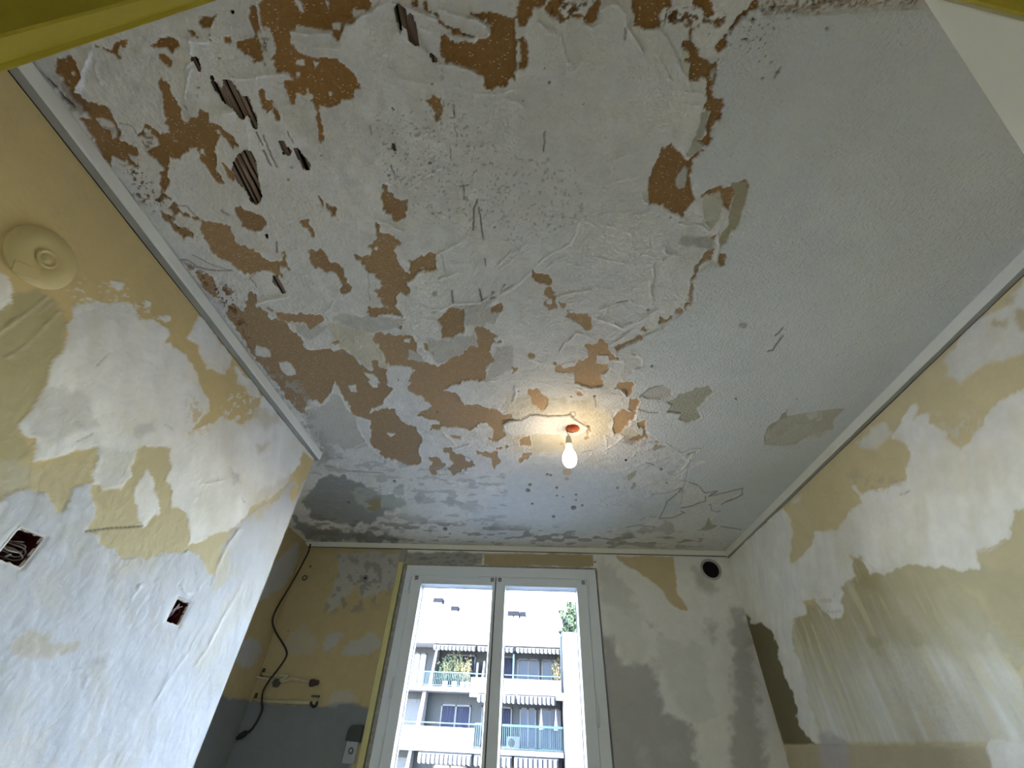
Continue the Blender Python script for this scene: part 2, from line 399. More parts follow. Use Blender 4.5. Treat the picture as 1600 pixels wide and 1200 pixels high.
# stretches further left where the coat also holds
for p in T(800, 600, 4, '''20,500 120,440 300,430 520,520 640,520 760,640 920,690 1000,640 1060,760 900,830 720,900 -100,960 -300,880 -100,700'''): S.patch(p, (.57, .58, .56), H_PT * .5, soft=8, rough=10, amt=.8)
# rough strip where a cornice came away along the door wall
S.specks([(1180, -40), (1460, -40), (1445, 9), (1260, 22), (1190, 26)], (.30, .21, .12), f=6, th=.02, amt=.75, dh=-.001, sheet=.5)
S.specks([(1180, -40), (1460, -40), (1445, 9), (1260, 22), (1190, 26)], (.12, .08, .05), f=3.4, th=.2, amt=.9, dh=-.002, sd=5, sheet=.5)

brown = T(0, 0, 4, '''1240,130 1290,110 1350,90 1345,130 1310,180 1270,165 1245,140
1170,190 1200,190 1240,235 1210,235
1295,210 1320,210 1315,245
1395,235 1440,225 1445,265 1410,265
1400,75 1460,60 1470,85 1430,85
930,285 990,245 1060,230 1105,250 1120,290 1075,330 1060,310 1030,290 985,310 940,300
965,330 1040,345 1085,375 1060,415 1010,395
350,365 450,350 500,470 490,560 520,620 600,650 640,655 690,700 740,790 760,830 740,870 800,890 850,930 865,970 810,970 850,1040 830,1040 760,1000 700,985 690,1040 650,980 600,900 540,800 500,740 560,740 500,650 440,600 400,520 350,450
985,510 1000,490 1040,520 1060,560 1100,620 1115,680 1150,770 1190,735 1230,730 1230,665 1260,690 1300,705 1310,760 1360,780 1400,820 1450,860 1500,920 1480,920 1450,890 1460,930 1420,870 1370,810 1340,810 1360,860 1350,950 1355,1010 1345,1060 1400,1145 1350,1135 1300,1080 1260,1010 1220,930 1190,930 1160,960 1120,995 1060,985 1050,1060 1050,1130 1030,1200 1000,1200 1010,1120 995,1080 1020,1060 980,1000 920,950 990,910 985,870 940,810 900,800 890,850 860,850 890,810 900,770 960,810 1000,840 1055,830 1040,780 1015,680 1020,580 990,540
1370,1010 1420,1040 1450,1080 1455,1120 1430,1110
600,295 640,295 700,320 705,275 730,270 745,340 760,365 740,370 700,330 650,315
750,255 780,250 780,300 760,300''') + T(400, 0, 4, '''0,20 60,-20 710,-20 705,60 640,110 590,145 545,150 530,220 520,290 500,260 470,195 420,200 370,185 300,180 240,140 240,190 210,195 215,260 260,330 320,350 390,370 510,365 550,420 610,460 630,510 660,570 620,560 610,620 540,620 520,650 490,665 460,690 430,680 390,655 410,740 415,800 435,860 400,890 375,850 385,800 370,740 370,680 330,630 350,600 320,555 300,600 250,590 245,655 215,660 210,610 180,590 170,505 225,500 190,455 130,450 100,380 70,370 130,330 110,250 80,190 30,150
-130,250 -60,250 -10,220 -40,130 -45,40 0,10 10,150 5,210 15,260 40,330 60,410 30,400 -10,390 -70,340 -120,300
0,555 40,560 75,640 100,640 105,670 65,700 40,680 20,620
110,670 130,680 155,750 140,755 105,700
975,20 1010,-10 1020,50 980,45
1040,10 1075,-5 1070,75 1045,60
1320,75 1410,85 1475,65 1530,95 1620,110 1625,240 1635,250 1630,400 1615,500 1600,480 1560,540 1500,545 1480,570 1430,570 1420,490 1390,460 1340,440 1280,420 1190,390 1160,340 1145,290 1160,230 1190,210 1220,250 1270,270 1300,250 1380,275 1400,240 1460,215 1460,170 1430,130 1360,100
1085,75 1135,90 1150,130 1230,160 1290,200 1370,230 1350,240 1270,225 1200,190 1140,150 1130,110
1040,625 1080,610 1110,590 1155,620 1160,700 1150,750 1130,760 1115,730 1120,700 1090,660 1060,630
845,670 870,685 870,700 855,690''') + T(800, 0, 4, '''35,-20 230,-20 210,30 130,70 110,120 90,165 45,180 35,110
230,-20 330,-20 300,60 320,120 310,150 290,140 300,100 230,95 200,60
450,90 500,40 530,0 560,-20 540,60 520,140 500,150 450,155
310,118 380,95 450,92 450,104 380,108 320,132
55,230 70,225 95,280 100,400 90,415 45,415 45,310
730,-20 1010,-20 1000,40 950,50 920,100 930,140 910,170 880,180 830,180 765,160 760,60
1120,-20 1240,-20 1250,50 1270,100 1220,110 1180,60 1150,50 1125,40
1010,70 1040,80 1020,130 970,120
1470,60 1500,10 1560,-20 1540,40 1440,100 1400,150 1350,210 1330,240 1335,290 1290,325 1270,300 1290,260 1340,210 1380,150 1440,70
1270,100 1330,110 1310,160 1280,180 1260,150
1100,200 1120,180 1125,260 1160,310 1150,330 1170,360 1200,370 1240,395 1290,375 1290,440 1260,500 1250,530 1250,600 1310,620 1325,660 1300,720 1250,800 1230,850 1240,870 1200,920 1185,945 1130,1000 1130,1060 1110,1090 1125,1180 1150,1250 1100,1310 1060,1355 1000,1330 960,1290 900,1275 855,1275 845,1160 880,1050 930,940 990,900 1010,920 1050,960 1090,990 1110,980 1150,960 1190,920 1150,880 1190,880 1220,840 1210,770 1240,700 1190,690 1200,670 1230,610 1220,540 1220,510 1190,470 1150,510 1110,500 1100,450 1110,400 1060,380 1090,360 1110,350 1060,290 1070,260 1110,250
1230,1190 1300,1150 1320,1170 1380,1155 1450,1125 1480,1165 1400,1210 1355,1315 1325,1280 1310,1240 1260,1200 1180,1230''') + T(800, 300, 4, '''1240,290 1280,260 1280,300 1250,320
1215,370 1260,360 1245,420 1200,440 1170,480 1155,530 1120,555 1130,520 1160,460 1190,400
1300,380 1340,385 1325,440 1300,460
1130,560 1127,660 1122,710 1090,720 1070,750 1030,780 980,812 940,845 915,820 925,780 960,800 1030,750 1090,700 1112,690 1120,640
800,870 820,845 860,865 835,890
800,895 812,912 720,955 660,990 640,975 720,935
115,540 130,505 180,520 240,520 250,550 235,590 190,565 150,560
200,620 245,590 275,630 265,680 275,715 235,735 205,705 200,690 225,670
295,690 340,700 320,730
345,750 410,765 470,760 500,790 500,860 480,870 430,840 380,810 345,785
270,1070 320,1100 380,1080 440,1060 480,1040 475,1000 450,960 520,950 555,920 600,950 610,1000 670,1040 600,1070 600,1090 620,1100 560,1150 560,1210 510,1220 390,1200 385,1130 330,1140 270,1130
105,1020 140,1010 165,1040 120,1035
0,1100 30,1100 0,1130
720,1020 760,1010 780,1020 740,1032''') + T(0, 300, 4, '''1010,0 1060,30 1100,50 1110,110 1180,150 1250,180 1220,170 1130,130 1090,130 1050,100 1070,60 1020,30
990,100 1040,130 1080,190 1120,230 1180,230 1225,280 1150,280 1080,240 1040,190 1005,160
1265,180 1340,200 1430,215 1450,280 1500,340 1560,355 1600,375 1650,410 1700,440 1760,420 1765,370 1785,360 1805,400 1780,420 1810,485 1770,465 1745,460 1762,530 1720,525 1680,490 1600,500 1560,520 1480,485 1400,430 1330,390 1310,340 1270,300 1250,230
1455,100 1500,85 1600,140 1650,160 1660,200 1620,260 1570,250 1520,210 1490,160
1650,270 1670,270 1672,292 1655,290
1230,520 1290,510 1330,540 1350,590 1340,640 1380,660 1350,680 1300,640 1260,590''') + T(400, 300, 4, '''-50,620 0,640 0,710 30,730 100,790 160,800 210,860 290,930 300,975 400,990 540,985 600,1020 640,1070 720,1115 730,1055 765,1055 775,1100 820,1115 830,1200 850,1240 800,1280 790,1320 730,1350 710,1380 870,1350 890,1410 950,1470 1000,1470 1040,1540 1010,1600 1025,1690 960,1705 860,1680 800,1650 720,1600 700,1550 720,1530 710,1430 640,1400 600,1390 560,1310 490,1190 470,1260 430,1310 400,1330 340,1280 310,1310 300,1380 260,1370 210,1310 150,1240 60,1130 -40,980 -100,900 -150,810 -200,760 -150,700 -80,750
750,195 770,215 770,250 800,270 860,265 905,320 870,370 890,430 920,490 960,515 955,430 1010,400 1080,380 1135,380 1115,410 1145,500 1080,495 1040,500 970,560 940,570 970,600 970,635 940,655 900,640 870,660 880,720 910,775 830,765 770,760 740,775 690,755 700,720 830,730 780,690 730,620 790,590 780,550 730,520 690,490 680,460 620,410 615,390 660,405 710,400 725,370 705,340 745,290
790,-50 850,0 870,30 905,65 940,55 940,160 910,185 880,200 850,185 840,145 800,155 795,90 780,40
325,350 390,375 400,365 440,385 470,440 520,450 545,480 550,530 590,590 600,630 570,625 545,650 525,610 530,560 470,500 430,500 350,460 335,420
275,190 320,180 370,260 360,275 330,240 290,215
390,20 425,80 420,90 390,40
430,70 490,90 520,180 480,150 440,110
60,720 120,750 240,760 250,790 270,765 400,775 425,800 370,840 340,860 290,820 220,810 150,790
1150,795 1200,730 1300,745 1290,820 1310,880 1160,915 1155,840 1135,810
745,885 800,880 900,895 960,890 1020,970 1000,990 1050,1060 1130,1090 1200,1060 1220,1040 1290,1020 1340,960 1390,970 1380,900 1360,850 1440,855 1500,890 1545,930 1530,960 1480,940 1460,1000 1480,1060 1430,1120 1420,1180 1310,1180 1250,1200 1170,1240 1250,1260 1290,1320 1440,1350 1590,1400 1580,1430 1550,1460 1560,1530 1510,1570 1470,1550 1490,1490 1400,1440 1340,1490 1240,1460 1170,1470 1150,1500 1090,1485 1080,1460 1140,1440 1000,1400 1090,1340 1040,1290 940,1230 970,1180 890,1180 960,1190 990,1120 960,1100 860,1090 810,1060 790,1000 765,950 725,930
470,945 510,925 525,940 490,965
625,915 650,955 630,945
1035,940 1060,950 1110,1020 1060,990
880,850 910,840 905,870
1490,720 1530,700 1530,740 1470,750''') + T(400, 600, 4, '''1200,315 1280,320 1290,365 1240,350
1155,400 1220,400 1230,430 1290,440 1370,490 1370,510 1230,560 1190,530 1235,500 1200,440
1050,455 1100,450 1150,475 1195,500 1170,530 1120,540 1130,565 1090,560 1085,520 1110,490
1365,415 1440,430 1500,430 1530,490 1490,540 1450,510 1480,470 1400,440
1510,400 1600,370 1600,390 1530,405
1430,330 1470,330 1480,360 1430,345''') + T(800, 600, 4, '''645,30 700,-10 755,-20 750,50 720,80 700,50
740,90 785,90 790,130 760,180 735,160
655,180 690,160 770,180 760,220 735,250 700,290 690,320 640,320 625,260 640,210
100,30 160,25 210,70 225,100 190,170 180,190 160,160 115,130
400,50 430,40 455,70 420,80
20,35 50,35 55,55 30,60
50,340 110,330 115,385 50,385
50,445 120,435 80,465 50,500 40,470
460,260 490,270 480,340 465,345
730,350 800,325 830,290 850,310 850,330 790,350
790,235 830,235 830,270 800,270
870,400 910,380 900,410
700,465 735,480 705,478
590,425 615,432 590,435''')
for i, p in enumerate(brown):
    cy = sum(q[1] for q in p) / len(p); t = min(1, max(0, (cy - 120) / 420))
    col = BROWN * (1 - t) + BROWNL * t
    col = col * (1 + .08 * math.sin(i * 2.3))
    cx = sum(q[0] for q in p) / len(p); nb = math.exp(-((cx - 890) ** 2 + (cy - 620) ** 2) / 130 ** 2); col = col * (1 - nb) + np.array((.46, .30, .15)) * nb  # colour lightened around the bulb, its glow painted into the patches
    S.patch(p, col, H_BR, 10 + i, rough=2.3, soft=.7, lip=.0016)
# islands of plaster left standing inside the bare patches
for p in T(0, 0, 4, '''1245,925 1275,930 1285,975 1245,965
1085,880 1110,880 1110,915
590,740 640,735 700,760 730,810 730,860 700,870 680,820 640,800
440,455 460,450 465,480 445,475''') + T(400, 0, 4, '''240,-10 290,20 290,80 265,70 250,30
430,-10 450,10 465,80 445,60
605,60 690,70 640,105 610,95
470,145 525,145 520,185 480,180
240,380 290,380 295,405 245,405
355,385 385,395 370,425
455,580 472,580 470,600 458,600
250,460 270,455 265,480''') + T(400, 300, 4, '''1015,470 1050,467 1055,480 1020,487
735,345 755,345 750,358 735,356
860,555 880,550 870,565
945,560 975,570 930,575
1480,910 1520,900 1540,930 1500,940
920,925 970,915 960,950 925,945
0,960 60,970 100,1040 0,1020
130,1060 210,1070 270,1160 200,1150 150,1110
670,1130 760,1160 775,1200 740,1200''') + T(400, 600, 4, '''575,15 620,10 625,50 590,55
700,-15 760,-10 760,25 730,20
820,310 860,315 840,330
1280,185 1305,190 1285,210
1310,460 1345,475 1330,490 1310,480''') + T(800, 600, 4, '''130,160 155,160 158,185 135,185
''') + T(800, 300, 4, '''225,680 240,675 240,700 225,700
540,1030 600,1020 620,1060 590,1080 530,1070''') :
    S.patch(p, PL, H_PL, 0, rough=2, soft=.8)
for p in T(400, 300, 4, '''950,980 1040,1030 1040,1065 945,1050''') + T(800, 0, 4, '''1030,1100 1080,1040 1100,1060 1080,1170 1045,1180 1030,1160'''):
    S.patch(p, GREY, H_GR, 0, rough=2)
for p in T(800, 0, 4, '''1175,700 1240,680 1230,730 1210,800 1190,860 1150,880 1180,890 1200,910 1150,960 1110,985 1080,975 1110,920 1150,850 1175,760
1240,440 1275,400 1280,440 1250,500'''):
    S.patch(p, (.40, .38, .30), H_GR, 0, rough=1.5)
# pale skims and thin glue residue beside the painted edge, and where only the paint came off
EXP = 890
for p in T(800, 300, 4, '''1200,40 1300,0 1320,90 1300,180 1230,240 1190,200'''): S.patch(p, (.50, .47, .36), H_GR, None, rough=1.6)
for p in T(800, 300, 4, '''1370,-60 1460,-60 1470,0 1450,100 1420,180 1400,230 1370,240 1340,310 1300,350 1290,300 1350,200 1360,120 1390,0'''): S.patch(p, (.36, .32, .20), H_GR, EXP, rough=1.4)
for p in T(800, 300, 4, '''1050,290 1240,275 1290,320 1230,360 1170,350 1050,330'''): S.patch(p, (.40, .39, .33), None, None, soft=3)
for p in T(800, 600, 4, '''970,110 1060,60 1150,20 1220,10 1255,40 1200,110 1150,150 1190,210 1110,240 1040,215 1070,180 970,170 1000,130
720,600 740,560 780,535 770,570 740,600
740,660 760,610 790,625 750,665
1210,900 1230,840 1250,880 1290,885 1240,910 1160,915
870,410 930,380 960,390 890,425
1100,430 1180,400 1150,430 1090,450'''): S.patch(p, (.40, .38, .28), H_GR, EXP + 1, rough=2)
for p in T(800, 600, 4, '''800,70 860,20 930,10 1000,30 1000,70 940,90 850,90'''): S.patch(p, (.50, .48, .42), H_GR, EXP + 2, rough=2)
for p in T(1200, 600, 4, '''-20,330 0,260 60,220 130,145 110,200 180,190 330,160 490,150 410,220 415,280 340,300 260,320 190,370 60,380 -20,380'''): S.patch(p, (.47, .44, .34), H_GR, EXP + 3, rough=1.3)
for p in T(1200, 600, 4, '''0,330 60,330 180,250 300,260 400,235 415,280 340,300 200,340 60,372 0,372'''): S.patch(p, (.52, .50, .41), None, None, rough=5, soft=3, amt=.7)
for p in T(1200, 600, 4, '''0,260 60,220 130,145 110,200 60,240 20,280'''): S.patch(p, (.36, .33, .25), None, None, soft=2)
S.ridge(T(1200, 600, 4, '290,160 330,175 345,215 320,230')[0], .0012, 2)
for p in T(1200, 600, 4, '230,190 300,165 330,220 260,225'): S.patch(p, (.58, .56, .50), None, None, soft=2)
# smooth repair band round the light point
for p in T(800, 600, 4, '''-60,250 -20,235 60,215 110,190 170,192 230,205 300,200 370,190 430,245 480,270 450,300 400,320 300,312 100,310 0,320 -50,290'''): S.patch(p, (.66, .64, .59), H_PT * 0 + .0030, 880, rough=.8, soft=1)
# laths showing through: openings cut right through the plaster
lath_holes = T(0, 0, 4, '''1210,365 1225,365 1250,430 1245,445
1325,480 1340,510 1390,560 1400,500 1440,510 1470,560 1510,610 1545,605 1570,650 1600,720 1605,800 1570,750 1530,680 1530,740 1510,745 1480,690 1430,670 1370,590 1320,520
1470,1000 1500,960 1545,940 1570,960 1600,1040 1630,1250 1600,1280 1570,1240 1530,1190 1490,1130 1455,1060''') + T(400, 0, 4, '''870,60 885,25 925,50 945,95 970,95 990,150 1005,220 1020,290 985,275 960,220 950,170 915,160 912,200 900,200
1090,335 1125,375 1105,385
145,885 165,880 210,940 205,965 175,960
245,930 265,935 330,1030 325,1055 300,1050
852,900 862,900 872,935 858,930''') + T(400, 300, 4, '''105,525 130,530 175,625 160,628 140,590 120,575''')
for p in lath_holes: S.patch(p, (.03, .02, .015), -.012, -1, rough=2.2, soft=.5)
# dark gouge beside the left cornice
for p in T(0, 0, 4, '''350,540 400,600 450,640 490,700 510,715 480,690 420,640 380,600
240,430 330,520 340,545 290,500'''): S.patch(p, (.06, .03, .02), -.008, None, rough=1.5)
for p in T(0, 0, 4, '''360,480 480,560 560,700 500,720 420,640'''): S.patch(p, (.16, .10, .06), None, None, rough=6, soft=5, amt=.6)
# crumbly speckled zones
SPB = BROWN * .7
for z, a in ((T(0, 0, 4, '700,1000 900,1020 1000,1200 860,1240 760,1100')[0], .95), (T(0, 300, 4, '830,0 1010,-20 1060,120 1250,300 1260,330 1130,280 960,150')[0], 1),
             (T(0, 300, 4, '1120,420 1230,470 1400,560 1550,700 1500,760 1600,960 1560,1000 1400,760 1230,560')[0], 1), (T(800, 0, 4, '210,-10 530,-10 480,60 440,110 320,130 230,95')[0], 1),
             (T(800, 0, 4, '900,30 1130,30 1290,130 1270,170 1130,180 1040,180 920,140')[0], 1), (T(400, 0, 4, '0,150 60,180 130,330 60,370 10,300')[0], .8),
             (T(0, 0, 4, '850,790 1000,840 990,920 900,930')[0], .8), (T(0, 0, 4, '750,820 850,850 900,1000 760,900')[0], .5), (T(0, 0, 4, '600,740 740,800 740,870 640,830')[0], .6),
             (T(800, 600, 4, '560,240 760,330 930,360 900,420 640,400')[0], .35)):
    S.specks(z, SPB, f=7, th=.10, amt=a, dh=-.0012)
    S.specks(z, (.05, .035, .025), f=3.2, th=.27, amt=a, dh=-.0015, sd=21)
S.specks(T(400, 0, 4, '700,700 1250,600 1550,900 1600,1300 1300,1500 800,1300')[0], (.30, .29, .26), f=4, th=.34, amt=.8, dh=-.0015, sd=31)
S.specks(T(800, 0, 4, '0,900 400,1000 500,1400 0,1600 -200,1300')[0], (.34, .33, .31), f=4, th=.30, amt=.7, dh=-.0015, sd=33)
S.specks([(480, 700), (780, 730), (820, 790), (760, 838), (470, 838)], (.30, .30, .28), f=16, th=.18, amt=.5, dh=-.0006, sd=35, ay=.35)
S.specks([(400, 560), (470, 600), (520, 700), (500, 720), (440, 640)], (.36, .35, .31), f=7, th=.05, amt=.8, dh=-.0006, sd=36)
S.specks([(480, 800), (1100, 835), (1140, 858), (480, 850)], (.20, .17, .13), f=22, th=.10, amt=.7, sd=37, ay=.22)
rough_zone = sstep(.0, .25, fbm(GX * 5, GY * 5, 2, 51)) * (S.id == 0)
S.h += .0014 * rough_zone * fbm(GX * 55, GY * 55, 3, 52)
q_ = (.16 * rough_zone * fbm(GX * 45, GY * 45, 3, 53))[..., None]; S.col *= 1 + q_
S.specks([(1000, 20), (1250, 20), (1200, 120), (1140, 90)], (.12, .09, .06), f=3.2, th=.42, amt=.9, sd=38)
# single pits, screw holes and stains
pits = [(310, 137, 1.6), (308, 150, 1), (342, 92, 1), (366, 103, 1), (392, 60, 1.2), (566, 186, 1.5), (502, 243, 1.2), (607, 274, 2), (672, 255, 2), (698, 244, 1.6), (719, 291, 1.8), (773, 355, 2.4), (675, 131, 1.5), (858, 129, 1.2), (851, 107, 1.5), (1013, 160, 1.3), (912, 163, 1), (877, 149, 1), (817, 158, 1),
        (815, 262, 1.5), (867, 110, 1), (1013, 485, 1.3), (1049, 508, 1.3), (1096, 421, 1.4), (1019, 571, 1.2), (1245, 622, 1.5), (1150, 622, 1), (1176, 30, 1.5), (1166, 61, 1.6), (1169, 66, 1.4), (1209, 28, 1.5), (1231, 28, 1.3), (1292, 43, 2.2), (1204, 96, 1.5), (1191, 122, 1), (1048, 340, 1.6), (880, 319, 1.4),
        (828, 757, 1.8), (825, 766, 2), (870, 762, 1.6), (870, 774, 2), (880, 776, 1.6), (900, 773, 2), (900, 781, 1.6), (896, 793, 3.2), (910, 789, 1.5), (865, 807, 2), (832, 787, 1.6), (855, 741, 1.6), (965, 762, 1.5), (964, 755, 1.2), (949, 789, 1.6), (1042, 755, 1.4), (1034, 734, 1.4), (616, 752, 2), (664, 645, 1.5), (682, 645, 1.3), (695, 827, 3), (703, 834, 2), (973, 657, 1), (860, 742, 1),
        (929, 619, 1.7), (892, 620, 2.2), (1099, 836, 1.2), (962, 789, 1), (1040, 750, 1), (545, 785, 2), (1292, 45, 1.6), (1160, 60, 1)]
for x, y, r in pits:
    S.patch([(x + r * 1.3 * math.cos(a), y + r * math.sin(a)) for a in np.linspace(0, 6.28, 8)[:-1]], (.13, .115, .10), -.003, None, rough=1.2, soft=.7, amt=.85)
for x, y, r, c in ((886, 737, 7, (.55, .40, .26)), (886, 748, 4, (.5, .36, .24)), (1160, 507, 7, (.36, .34, .29)), (1214, 112, 5, (.30, .25, .17)), (878, 694, 3, (.45, .35, .2)), (652, 211, 6, (.45, .44, .4)), (760, 192, 3, (.4, .39, .35)), (654, 274, 4, (.33, .33, .28)), (647, 277, 4, (.33, .33, .28)), (677, 268, 3.5, (.30, .30, .26)), (455, 262, 3.5, (.35, .34, .3)), (450, 281, 3, (.3, .18, .1)), (679, 459, 4, (.30, .32, .26)), (1026, 690, 3, (.35, .3, .2)), (697, 243, 3, (.33, .33, .28)), (635, 288, 3, (.35, .35, .3)), (632, 295, 3, (.35, .35, .3))):
    S.patch([(x + r * math.cos(a), y + r * .7 * math.sin(a)) for a in np.linspace(0, 6.28, 9)[:-1]], c, None, None, rough=1.2, soft=1, amt=.9)
# cracks
DK = (.07, .05, .035)
for p, w, a in ((T(800, 600, 4, '1060,600 1160,630 1200,680 1280,670 1230,705 1440,650 1440,685 1310,760')[0], .9, .75), (T(800, 600, 4, '1210,710 1210,740 1130,760 1060,770')[0], .9, .7),
                (T(800, 600, 4, '1070,650 970,730 920,840 1010,830 1080,800 1060,790')[0], .9, .6), (T(800, 600, 4, '1310,893 1430,905')[0], .8, .7), (T(800, 600, 4, '1245,760 1245,790 1280,805 1305,795')[0], .8, .6),
                (T(800, 600, 4, '-60,235 0,228 60,222 110,190 160,192 230,207 300,200 370,190 390,215 430,245 480,270 490,300')[0], 1.0, .8), (T(800, 600, 4, '990,380 1020,405 1060,430 1120,405 1180,400')[0], .9, .6),
                (T(800, 600, 4, '800,75 870,25 940,8')[0], 1, .6), (T(800, 600, 4, '840,490 890,510')[0], 1, .5), (T(800, 600, 4, '1060,740 1110,480')[0], .8, .3), (T(800, 600, 4, '790,150 860,175 910,178')[0], 1, .6),
                (T(800, 600, 4, '970,170 1050,182')[0], 1, .5), (T(800, 600, 4, '510,80 520,120 530,150')[0], .9, .5), (T(800, 600, 4, '870,690 960,680 1060,650')[0], .8, .35), (T(800, 600, 4, '440,430 500,415')[0], .9, .5),
                (T(800, 600, 4, '720,900 800,890 890,890')[0], 1, .5), (T(800, 600, 4, '800,860 850,825 910,830')[0], .7, .3),
                (T(800, 0, 4, '202,825 203,950')[0], 1.3, .9), (T(800, 0, 4, '714,165 705,255')[0], 1.3, .9), (T(400, 0, 4, '1228,655 1240,720')[0], 1.2, .9), (T(400, 0, 4, '1245,770 1252,860')[0], .8, .7), (T(400, 0, 4, '1205,900 1225,1000')[0], .8, .7),
                (T(400, 0, 4, '715,790 722,845')[0], 1, .8), (T(400, 0, 4, '840,1030 875,1120')[0], 1, .8), (T(400, 0, 4, '0,820 40,900')[0], 1.2, .9), (T(400, 0, 4, '45,840 90,950 135,1045')[0], 1.2, .9), (T(400, 0, 4, '50,935 95,1030')[0], 1.3, .9),
                (T(400, 0, 4, '195,825 235,890')[0], 1, .8), (T(400, 0, 4, '1295,1160 1300,1240')[0], 1.2, .9), (T(400, 0, 4, '1290,1165 1325,1160')[0], 1, .8), (T(400, 300, 4, '1380,50 1360,130 1352,240')[0], 1.4, .9), (T(400, 300, 4, '1392,100 1420,300')[0], 1.2, .9),
                (T(400, 300, 4, '1430,420 1434,460')[0], 1.2, .8), (T(400, 300, 4, '125,310 135,375')[0], 1.5, .8), (T(400, 300, 4, '1395,610 1412,685')[0], 1.6, .9), (T(400, 300, 4, '1220,620 1232,690')[0], 1.5, .9), (T(400, 300, 4, '1485,625 1465,670 1490,665')[0], 2, .8), (T(400, 300, 4, '1555,580 1530,620')[0], 1.3, .8),
                (T(400, 300, 4, '1160,390 1185,500')[0], .8, .5), (T(400, 300, 4, '700,500 708,680')[0], .7, .4), (T(0, 300, 4, '1100,80 1160,85 1200,130 1260,175')[0], .9, .7), (T(0, 300, 4, '1130,420 1180,430 1230,475 1300,490 1450,490')[0], .9, .8), (T(0, 300, 4, '1200,395 1300,450 1440,490')[0], .8, .6),
                (T(0, 300, 4, '1600,510 1560,550 1600,600')[0], .9, .7), (T(0, 300, 4, '1380,120 1430,150')[0], 1.4, .7), (T(0, 0, 4, '750,770 820,790 860,850')[0], .9, .6), (T(0, 0, 4, '1145,665 1160,690')[0], 1, .7), (T(0, 0, 4, '895,890 910,915')[0], 1.3, .8), (T(0, 0, 4, '920,890 945,895')[0], 1.3, .8),
                (T(800, 300, 4, '652,692 730,676')[0], 1.1, .8), (T(1200, 300, 4, '42,890 90,840')[0], 1.3, .8), (T(1200, 300, 4, '0,990 30,985 50,940 85,890')[0], 1.4, .8), (T(800, 600, 4, '365,185 372,175 395,178 398,200 380,210 368,200')[0], .9, .6),
                (T(400, 600, 4, '1550,245 1600,225')[0], 1.2, .8), (T(400, 600, 4, '520,530 570,550 700,555 800,560')[0], 1, .5), (T(1200, 0, 4, '35,485 75,420')[0], 1.6, .7)):
    S.line(p, DK, w, -.002, a, wob=3)
